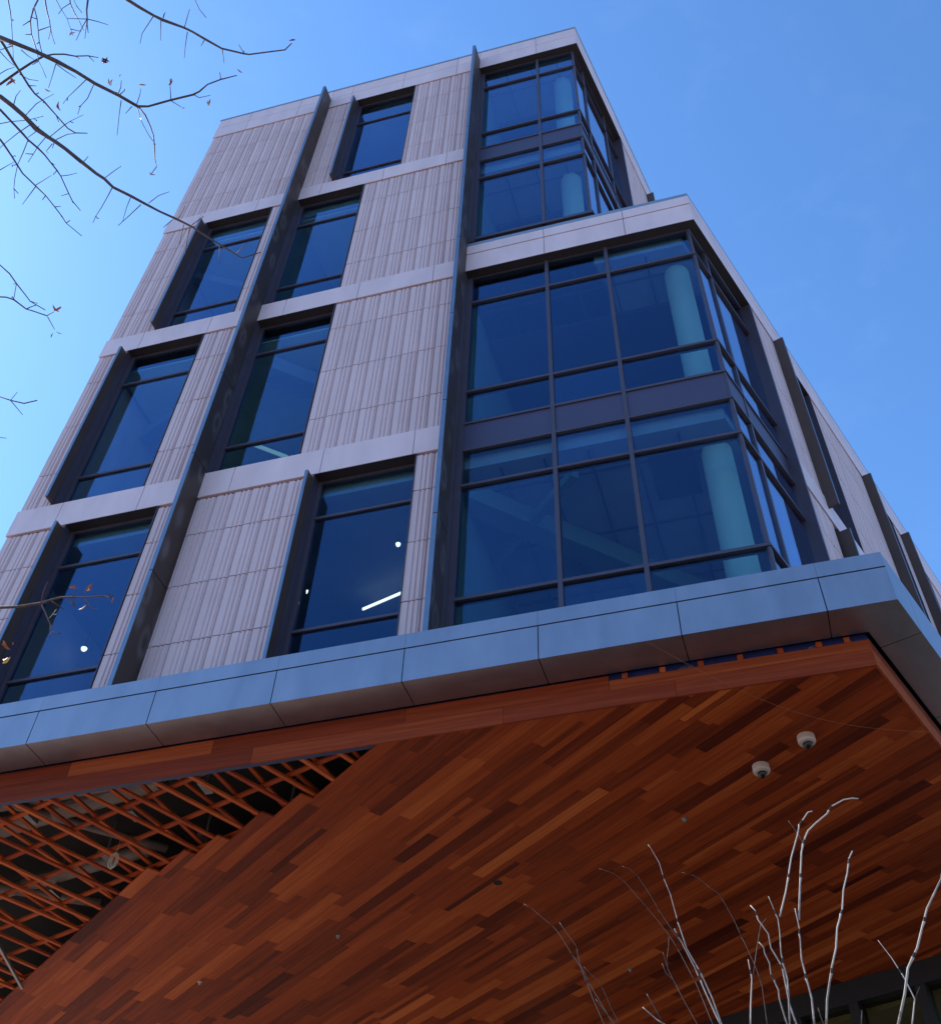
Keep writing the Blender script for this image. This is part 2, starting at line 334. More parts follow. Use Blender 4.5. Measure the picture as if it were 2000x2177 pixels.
extr(c, FL, rect(.0, -.28, 17.425, 17.50), -3.845, mfL); extr(c, SL, rect(.0, -.28, 17.425, 17.50), msL, 12.4)
part(c, 'parapet_coping', M['coping'])
# ---- left end wall, back, roof, terrace, slabs
c = MB(); c.box(-8.52, -8.30, .06, 10, 8.68, 25.25); c.box(-8.53, -8.31, .06, 10, 25.26, 26.19); part(c, 'end_wall', M['panel'])
up_poly = [(-8.29, .30), (.38, .30), (2.05, 9.7), (-8.29, 9.7)]
lo_poly = [(-8.29, .30), (1.84, .30), (4.95, 9.7), (-8.29, 9.7)]
c = MB(); c.prism([(-8.3, .26), (.42, .26), (2.2, 9.9), (-8.3, 9.9)], 25.7, 25.95); part(c, 'roof_slab', M['back'])
c = MB(); c.prism([(.72, .25), (1.90, .25), (5.7, 11.5), (2.8, 11.5)], 16.85, 17.0); part(c, 'terrace_slab', M['back'])
for poly, z0, z1 in ((up_poly, 25.30, 25.5), (up_poly, 20.55, 21.2), (up_poly, 16.45, 17.1), (lo_poly, 16.45, 16.7), (lo_poly, 12.22, 12.8)):
    c = MB(); c.prism(poly, z0, z1)
    # ceiling tile grid proud of the slab
    part(c, 'floor_slab', M['ceil'])
c = MB(); c.box(-8.29, 5.2, 9.71, 9.9, 8.68, 17); c.box(-8.29, 2.2, 9.71, 9.9, 17, 26); part(c, 'back_wall', M['wallin'])
c = MB()
for x, y0, y1, z0, z1 in ((-5.53, .26, 6, 8.68, 12.21), (-1.78, .26, 4.5, 8.68, 12.21), (-1.78, .26, 4.5, 12.81, 16.44), (-1.78, .26, 7, 17.11, 20.54), (-5.53, .26, 6, 17.11, 20.54), (-5.53, .26, 6, 21.21, 25.29), (-1.78, .26, 6, 21.21, 25.29)):
    c.box(x-.05, x+.05, y0, y1, z0, z1)
for z0, z1 in ((8.68, 12.2), (12.81, 16.43), (17.11, 20.53), (21.21, 25.28)): c.box(-8.28, .2, 4.6, 4.7, z0, z1)
part(c, 'partition_wall', M['wallin'])
c = MB(); c.prism([(-1.7, 1.35), (2.1, 1.35), (4.6, 9.6), (-1.7, 9.6)], 16.36, 16.435); part(c, 'void_shade_sheet', M['back'])  # dark sheet: shade of the void past the perimeter ceiling, put in as colour
c = MB(); c.prism([(-1.7, 1.5), (.6, 1.5), (2.0, 9.6), (-1.7, 9.6)], 20.44, 20.535); c.prism([(-1.7, 1.5), (.6, 1.5), (2.0, 9.6), (-1.7, 9.6)], 25.2, 25.285); part(c, 'void_shade_sheet', M['back'])  # upper rooms: void shade painted as dark sheets here too
c = MB(); c.bar((-1.75, .55, 11.98), (1.2, 3.6, 11.98), .32, .3); c.bar((-1.75, 1.9, 11.9), (-.2, .45, 11.9), .12, .12); part(c, 'interior_beam', M['wallin'])
c = MB(); c.bar((-5.45, .7, 16.1), (-3.6, 2.4, 16.1), .35, .3); c.bar((-8.2, 1.6, 16.1), (-6.3, .8, 16.1), .3, .25); c.bar((-8.2, .8, 20.2), (-6.3, 1.9, 20.2), .2, .2); part(c, 'interior_beam', M['ceil'])
c = MB(); c.box(-8.2, -1.85, .35, 4.55, 16.40, 16.43); c.box(-8.2, -1.85, .35, 4.55, 20.50, 20.53); part(c, 'ceiling_panel', M['ceilgreen'])
c = MB(); c.bar((1.05, .55, 12.17), (1.05, 1.5, 12.17), .6, .03); part(c, 'ceiling_diffuser', M['back'])
# ceiling beams and diffusers inside the corner rooms
c = MB()
for z in (12.21, 16.44, 20.54, 25.29):
    xr = 1.7 if z < 17 else .3
    for k in range(5):
        y = .75+k*1.2; c.box(-1.7, xr+.1*k, y, y+.03, z-.025, z-.001)
    for k in range(6):
        x = -1.2+k*.6
        if x < xr: c.box(x, x+.03, .35, 6, z-.03, z-.003)
part(c, 'ceiling_grid', M['frame'])
for (x, y, z0, z1) in ((1.64, .86, 8.68, 12.21), (1.64, .86, 12.81, 16.44), (.02, .92, 17.11, 20.54), (.02, .92, 21.21, 25.29)):
    c = MB(); c.tube([(x, y, z0), (x, y, z1)], .205, .205, 40); part(c, 'interior_column', M['column'], smooth=False)
# ---- sun fins
def fin(fr, s0, s1, o, z0, z1, cuts=(), name='fin', inner=-.14):
    mb = MB(); zs = [z0]+sorted(cuts)+[z1]
    for i in range(len(zs)-1):
        a = zs[i]+(.006 if i else 0); b_ = zs[i+1]-(.006 if i < len(zs)-2 else 0)
        fr.box(mb, s0, s1, inner, o-.009, a, b_)
    if cuts: fr.box(mb, s0+.012, s1-.012, inner+.01, o-.012, z0+.02, z1-.02)
    f_ = part(mb, name, M['finrings' if cuts else 'fin'], bevel=.003)
    nb = MB()
    for i in range(len(zs)-1):
        a = zs[i]+(.007 if i else .001); b_ = zs[i+1]-(.007 if i < len(zs)-2 else .001)
        fr.box(nb, s0+.001, s1-.001, o-.008, o, a, b_)
    part(nb, 'nosing', M['nosing'], f_)
    return f_
TC = [10.79, 12.92, 14.74, 17.14, 19.2, 21.35, 23.4]
tag(fin(FA, -5.56, -5.50, .385, 8.68, 25.68, TC, 'tall_fin'), 'tall full-height fin with faint ring stains')
fin(FA, -1.81, -1.745, .39, 8.68, 25.74, [10.83, 12.92, 14.95, 17.16, 19.3, 21.4, 23.5], 'tall_fin')
# ---- punched windows
def window(fr, s0, s1, z0, z1, tr, finw=.045, fo=.17, has_fin=True, name='window'):
    if has_fin: fin(fr, s0-finw, s0, fo, z0+.03, z1-.08 if fo else z1, (), 'window_fin')
    f = MB()
    fr.box(f, s0+.001, s0+.065, -.16, -.24, z0+.003, z1-.003)          # left post
    fr.box(f, s1-.065, s1-.001, -.16, -.24, z0+.003, z1-.003)
    fr.box(f, s0+.066, s1-.066, -.165, -.24, z0+.003, z0+.04)
    fr.box(f, s0+.066, s1-.066, -.165, -.24, z1-.045, z1-.003)
    for z in tr: fr.box(f, s0+.066, s1-.066, -.166, -.24, z-.038, z)
    fr.box(f, s0+.002, s0+.012, -.0, -.158, z0+.003, z1-.013)          # reveals
    fr.box(f, s1-.012, s1-.002, -.0, -.158, z0+.003, z1-.013)
    o = part(f, name, M['frame'])
    h = MB(); fr.box(h, s0+.003, s1-.003, -.001, -.163, z1-.012, z1-.002)
    part(h, 'head_trim', M['soffit'], o); h = MB(); fr.box(h, s0+.014, s1-.014, -.058, -.153, z0-.02, z0+.004); part(h, 'sill_trim', M['soffit'], o)
    for i in range(len(tr)+1):
        zs = [z0+.041]+sorted(tr)+[z1-.046]
        a, b_ = zs[i]+.001, zs[i+1]-(.039 if i < len(tr) else 0)
        p = MB(); fr.box(p, s0+.067, s1-.067, -.195, -.203, a, b_)
        part(p, 'pane', M['glass'], o)
    return o
window(FA, -4.78, -3.31, 21.27, 25.26, [24.26, 21.88])
window(FA, -7.545, -6.05, 17.07, 20.80, [20.0, 17.77])
window(FA, -7.955, -6.48, 12.88, 16.60, [15.83, 13.60])
window(FA, -7.56, -6.09, 8.72, 12.40, [11.74, 9.91])
window(FA, -3.75, -2.26, 8.72, 12.40, [11.73, 9.91])
window(FA, -5.497, -4.05, 17.07, 20.80, [20.0, 17.80], has_fin=False)
window(FA, -5.497, -4.05, 12.88, 16.60, [15.85, 13.58], has_fin=False)
for s0, s1, z0, z1 in ((2.98, 4.43, 12.88, 16.65), (3.12, 4.43, 8.72, 12.40), (6.89, 8.34, 8.72, 12.6), (6.89, 8.34, 12.62, 16.65), (8.85, 10.3, 8.72, 12.6), (8.85, 10.3, 12.62, 16.65)):
    window(SL, s0, s1, z0, z1, [z1-.75, z0+.7], fo=.17, has_fin=False)
fin(SL, 2.94, 2.98, .17, 12.66, 16.62); fin(SL, 3.08, 3.12, .17, 8.68, 12.3); fin(SL, 6.85, 6.89, .17, 8.68, 16.62); fin(SL, 8.81, 8.85, .17, 8.68, 16.62)
fin(SU, 4.40, 4.44, .17, 17.4, 25.24)
tiles(SU, 4.46, 6.5, 17.2, 25.25, [18.2, 19.3, 20.4, 21.5, 22.6, 23.8], 4.46)

# ---- corner glazing
def corner_window(F, Sd, mf, ms, left, muls, smuls, send, ztop, zbot, rows, span, label):
    """rows: transom tops from high to low; span = (upper,lower) of the opaque strip"""
    fo = -.15; f = MB(); w = .056
    e = mf(fo); es = ms(fo)
    F.box(f, left, left+.085, -.15, -.26, zbot, ztop-.003)                         # left post
    F.box(f, left-.004, left-.001, -.0, -.15, zbot, ztop-.003)
    for x in muls: F.box(f, x-w/2, x+w/2, -.132, -.26, zbot, ztop-.003)
    for s in smuls: Sd.box(f, s-w/2, s+w/2, -.146, -.26, zbot, ztop-.003)
    Sd.box(f, send-.06, send, -.0, -.26, zbot, ztop-.003)                          # end reveal
    bar = lambda o0, o1, a, b_: (extr(f, F, rect(o0, o1, a, b_), left+.086, mf), extr(f, Sd, rect(o0, o1, a, b_), ms, send-.061))
    for z in rows: bar(-.137, -.26, z-.042, z)
    bar(-.155, -.26, ztop-.035, ztop-.003); bar(-.11, -.26, zbot, zbot+.07)
    # slim corner post
    extr(f, F, rect(-.150, -.20, zbot+.071, ztop-.036), lambda o: mf(o)-.03, mf); extr(f, Sd, rect(-.150, -.20, zbot+.071, ztop-.036), ms, lambda o: ms(o)+.03)
    o = part(f, 'corner_window', M['frame']); tag(o, label)
    h = MB(); extr(h, F, rect(-.001, -.152, ztop-.014, ztop-.0015), left+.0, mf); extr(h, Sd, rect(-.001, -.152, ztop-.014, ztop-.0015), ms, send-.061)
    part(h, 'head_soffit', M['soffit'], o)
    zz = [ztop-.035]+rows+[zbot+.07]
    fcols = [left+.086]+list(muls)+[None]; scols = [None]+list(smuls)+[send-.061]
    for i in range(len(zz)-1):
        b_ = zz[i]-(.043 if i else .001); a = zz[i+1]+.001
        sp = abs(zz[i]-span[0]) < .01
        mt = M['spandrel'] if sp else M['glass']; nm = 'spandrel_panel' if sp else 'pane'; oo = -.158 if sp else -.178
        for fr, cols, corner_last in ((F, fcols, True), (Sd, scols, False)):
            for k in range(len(cols)-1):
                a0, a1 = cols[k], cols[k+1]; p = MB()
                s0 = (ms if fr is Sd else None) if a0 is None else a0+(w/2+.001 if k else .001)
                s1 = mf if a1 is None else a1-(w/2+.001 if k < len(cols)-2 else .001)
                if a0 is None: s0 = lambda o: ms(o)+.031
                if a1 is None: s1 = lambda o: mf(o)-.031
                extr(p, fr, rect(oo, oo-.008, a, b_), s0, s1); part(p, nm, mt, o)
    return o
corner_window(FL, SL, mfL, msL, -3.842, [-.39-2.1, .605-2.1], [.66], 2.06, 16.65, 8.70, [15.92, 13.68, 12.99, 12.45, 11.78, 9.94], (12.99, 12.45), 'three bay corner glazing of the lower floors')
corner_window(FU, SU, mfU, msU, -2.322, [-.40-.58], [.70, 1.95], 2.74, 25.26, 17.80, [24.40, 22.08, 21.41, 20.86, 20.12], (21.41, 20.86), 'two bay corner glazing of the top floors')
c = MB(); extr(c, FU, rect(-.16, -.3, 17.0, 17.79), -2.32, mfU); extr(c, SU, rect(-.16, -.3, 17.0, 17.79), msU, 2.74); part(c, 'glazing_curb', M['back'])

# ================================================================ deck: metal cornice, timber soffit
JD = [x-2.9162 for x in (-11.2901, -9.9297, -8.5693, -7.209, -5.8577, -4.4973, -3.1461, -1.7766, -0.4071, 0.9624, 2.2954)]
def lprof(): return [(0, 8.1377), (0, 8.5102), (-.027, 8.5102), (-.027, 8.1651), (-.400, 8.1651), (-.400, 8.1377)]
c = MB(); cuts = [-15.5]+JD+[0]; g = .005
for i in range(len(cuts)-1):
    a = cuts[i]+(g if i else 0); b_ = mfD if i == len(cuts)-2 else cuts[i+1]-g
    extr(c, FD, lprof(), a, b_); extr(c, FD, rect(-.004, -.12, 8.5285, 8.6946), a-.004 if i else a, b_ if callable(b_) else b_+.004)
cuts = [0, .566, 1.92, 3.28, 4.64, 6.0, 7.36, 11.5]
for i in range(len(cuts)-1):
    a = msD if i == 0 else cuts[i]+g; b_ = cuts[i+1]-g
    extr(c, SD, lprof(), a, b_); extr(c, SD, rect(-.004, -.12, 8.5285, 8.6946), a, b_)
part(c, 'deck_cornice', M['cornice'])
c = MB(); extr(c, FD, rect(-.035, -.2, 8.2016, 8.6855), -15.5, mfD); extr(c, SD, rect(-.035, -.2, 8.2016, 8.6855), msD, 12.5)
extr(c, FD, rect(-.10, -.415, 8.1696, 8.1925), -15.5, mfD); extr(c, SD, rect(-.10, -.415, 8.1696, 8.1925), msD, 12.5)
part(c, 'cornice_backing', M['back'])
side_in = lambda d, y: SD.pt((y-PD[1]-0)/math.cos(AD), 0, 0)[0]-d/math.cos(AD)+0
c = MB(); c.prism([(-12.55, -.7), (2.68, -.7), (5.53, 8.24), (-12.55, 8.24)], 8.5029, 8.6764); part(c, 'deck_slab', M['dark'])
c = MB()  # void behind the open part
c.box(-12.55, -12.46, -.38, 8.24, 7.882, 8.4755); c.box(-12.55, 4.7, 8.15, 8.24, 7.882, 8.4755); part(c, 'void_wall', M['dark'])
# fascia boards (two courses of long boards)
FI = -.4245
def boards(fr, s0, s1, m0, m1, z0, z1, seed, mb, off=0.):
    random.seed(seed); s = s0
    while s < s1-.01:
        e = min(s1, s+random.uniform(1.6, 3.4))
        if s1-e < .5: e = s1
        A = m0 if (m0 and s == s0) else s+.001; Bq = m1 if (m1 and e == s1) else e-.001
        extr(mb, fr, rect(FI+off, FI-.022, z0, z1), A, Bq, random.uniform(.2, .7)); s = e
fb = MB()
boards(FD, -15.5, -2.74, None, None, 7.9752, 8.1331, 3, fb)
boards(FD, -2.739, 0, None, mfD, 7.9752, 8.0783, 5, fb)
boards(FD, -15.5, 0, None, mfD, 7.8017, 7.9724, 9, fb, .002)
boards(SD, 0, 12.4, msD, None, 7.9752, 8.0783, 7, fb); boards(SD, 0, 12.4, msD, None, 7.8017, 7.9724, 8, fb, .002)
part(fb, 'timber_fascia', M['fascia'], bevel=.002)
c = MB(); extr(c, FD, rect(FI-.024, FI-.105, 7.8227, 8.1605), -15.5, mfD); extr(c, SD, rect(FI-.024, FI-.105, 7.8227, 8.1605), msD, 12.4)
part(c, 'blue_membrane', M['memb'])
c = MB()
for x in (.332, .698, 1.063, 1.437, 1.812, 2.168, 2.423): FD.box(c, x-2.9162-.027, x-2.9162+.027, FI-.002, FI-.023, 8.0811, 8.1359, random.random())
part(c, 'fixing_cleat', M['strip'])
mk = MB()   # pale printing on the membrane, seen in the gap
for cx in (.908, 2.122):
    for k in range(7):
        x = cx-2.9162-.064+k*.02; a = FD.pt(x, FI-.0225, 8.0847+.004*(k % 3)); b_ = FD.pt(x+.022, FI-.0225, 8.1103+.006*(k % 4)); mk.bar(a, b_, .005, .003, (0, 1, 0))
part(mk, 'membrane_print', M['steel'])

# plank soffit
def clip(poly, nx, ny, c_):      # keep nx*x+ny*y <= c_
    out = []
    for i in range(len(poly)):
        p, q = poly[i], poly[(i+1) % len(poly)]; a = nx*p[0]+ny*p[1]-c_; b_ = nx*q[0]+ny*q[1]-c_
        if a <= 0: out.append(p)
        if a*b_ < 0: t_ = a/(a-b_); out.append((p[0]+(q[0]-p[0])*t_, p[1]+(q[1]-p[1])*t_))
    return out
ud = (math.cos(PLANK), math.sin(PLANK)); vd = (-ud[1], ud[0]); vd = (abs(vd[0]), abs(vd[1]))
ynear = PD[1]+.4245+.022
pin = SD.pt(0, FI-.024, 0); cn = SD.n[0]*pin[0]+SD.n[1]*pin[1]
START = {-1: 2.6513, -2: 3.1991, -3: 3.9021, -4: 4.3951, -5: 4.9886}
pk = MB(); random.seed(21); RW = .146
j = -5
while j < 62:
    v0 = -1.668+j*RW; v1 = v0+RW; u = START.get(j, -6.0) if j < 0 else -6.0-random.random()*.5
    first = True
    while u < 14.5:
        ln = random.choice((.5, .8, 1.1, 1.3, 1.5, 1.9, 2.3)) * random.uniform(.8, 1.15)
        split = random.random() < .22
        for (w0, w1) in (((v0, v0+RW*.5), (v0+RW*.5, v1)) if split else ((v0, v1),)):
            q = [(ud[0]*a+vd[0]*b_, ud[1]*a+vd[1]*b_) for a, b_ in ((u+.0006, w0+.0008), (u+ln-.0006, w0+.0008), (u+ln-.0006, w1-.0008), (u+.0006, w1-.0008))]
            q = clip(q, 0, -1, -ynear); 
            if len(q) > 2: q = clip(q, SD.n[0], SD.n[1], cn)
            if len(q) > 2: q = clip(q, 0, 1, 8.05)
            if len(q) > 2: q = clip(q, -1, 0, 11.3)
            if len(q) > 2:
                z = 7.809+random.uniform(0, .0015); pk.prism(q, z, z+.018, min(1, max(0, random.gauss(.51, .17))))
        u += ln
    j += 1
part(pk, 'plank_soffit', M['plank'])
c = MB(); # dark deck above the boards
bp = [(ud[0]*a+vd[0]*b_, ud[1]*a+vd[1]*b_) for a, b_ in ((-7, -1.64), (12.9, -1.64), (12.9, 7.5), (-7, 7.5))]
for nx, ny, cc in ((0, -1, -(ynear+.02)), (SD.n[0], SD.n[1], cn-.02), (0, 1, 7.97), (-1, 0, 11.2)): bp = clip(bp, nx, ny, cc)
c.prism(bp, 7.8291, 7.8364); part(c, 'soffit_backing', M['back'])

# furring strips over the open bay
def strip_until(x0, y0, ang, z, w, nm, vend=-1.57, ystart=-.378):
    d = (math.cos(ang), math.sin(ang))
    # start on y=ystart
    t0 = (ystart-y0)/d[1]; x, y = x0+d[0]*t0, ystart
    den = d[0]*vd[0]+d[1]*vd[1]; t1 = (vend-(x*vd[0]+y*vd[1]))/den
    if t1 < .15 or t1 > 9: return
    jt = random.uniform(-.01, .01)
    mb = MB(); mb.bar((x, y-random.random()*.03, z), (x+d[0]*t1, y+d[1]*t1, z+jt), w, .024, tone=random.random()); part(mb, 'furring_strip', M['strip'])
random.seed(5)
x = -2.19; k = 0
while x > -11:
    strip_until(x, -.378, R_(65.5+random.uniform(-1.5, 1.5)), 7.8437, .047, 'A')
    x -= .393 if k % 2 else .41
    k += 1
x = -2.51; k = 0
while x > -11:
    strip_until(x, -.378, R_(79+random.uniform(-3, 7)), 7.914, .044, 'C'); x -= .38+random.uniform(-.05, .05)
for i in range(9):      # cross furring
    cc = -2.184+.52*i; a = R_(-19.5); dx, dy = math.cos(a), math.sin(a); nx, ny = -dy, dx
    # line nx*x+ny*y=cc ; from left limit to plank edge
    xa = -11.1; ya = (cc-nx*xa)/ny; xb = xa
    while xb < 0:
        yb = (cc-nx*xb)/ny
        if xb*vd[0]+yb*vd[1] > -1.57 or yb < -.37: break
        xb += .02
    if ya > 7.9: xa = (cc-7.9*ny)/nx; ya = 7.9
    if xb-xa > .3:
        mb = MB(); mb.bar((xa, ya, 7.8793), (xb, (cc-nx*xb)/ny, 7.8793), .05, .024, tone=random.random()*.6); part(mb, 'furring_strip', M['strip'])
# pipes and ducts in the void
random.seed(8)
for (x0, y0, z0, x1, y1, z1, r) in ((-11.7283, 0.0696, 8.3112, -2.2331, -0.0217, 8.3385, 0.0913), (-11.7283, 0.6174, 8.3385, -3.6939, 0.1609, 8.3112, 0.0685), (-11.7283, 1.576, 8.2472, -4.9721, 0.2978, 8.3112, 0.1187), (-11.7283, 2.8542, 8.2929, -5.7025, 1.576, 8.2929, 0.0822), (-7.0139, -0.1587, 8.2016, -5.5199, 1.576, 8.2564, 0.0457), (-9.9023, 0.2978, 8.156, -6.8472, 2.489, 8.2199, 0.0548)):
    c = MB(); c.tube([(x0, y0, z0), (x1, y1, z1)], r, r, 16); part(c, 'pipe', M['duct'], smooth=False)
for i in range(16):
    x = -10.4+i*.55+random.uniform(-.1, .1); y = random.uniform(-.15, 2.1); z = random.uniform(8.02, 8.15); c = MB()
    c.box(x, x+.03, y, y+.03, z+.04, 8.49); c.box(x-.03, x+.06, y-.11, y+.11, z, z+.039)
    part(c, 'hanger_bracket', M['steel'])
c = MB(); c.bar((-7.93, 2.25, 7.77), (-8.28, 3.41, 7.77), .03, .03); part(c, 'steel_rod', M['steel'])

# ---- storefront far under the deck
SF = Fr((-3.146, 7.857), R_(-21.4)); c = MB()
SF.box(c, 0, 7.21, .0, -.23, 7.5625, 7.8054); SF.box(c, 0, 7.21, -.02, -.24, .2, .45)
ms_ = [0, 1.05, 2.1, 2.92, 3.65, 4.47, 5.25, 6.12, 7.08]
for s in ms_: SF.box(c, s, s+.125, -.01, -.25, .451, 7.5616)
for z in (3.0, 6.2): SF.box(c, 0.0, 7.08, -.03, -.22, z, z+.1)
st = part(c, 'storefront', M['edge'])
for i in range(len(ms_)-1):
    p = MB(); SF.box(p, ms_[i]+.126, ms_[i+1]-.001, -.12, -.13, .452, 7.5607); part(p, 'pane', M['glass2'], st)
c = MB(); SF.box(c, .0, 7.1, -.255, -2.39, 7.50, 7.56); part(c, 'lobby_ceiling', mat('lobby_ceiling', (.22, .20, .14), .9, 0, .1, 2))
c = MB(); SF.box(c, -.5, 7.8364, -2.4, -2.5, .2, 7.7451); SF.box(c, -9, -.01, -.1, -.4, .2, 7.7999)
part(c, 'lobby_wall', mat('lobby_plaster', (.25, .23, .17), .9, 0, .2, 2))
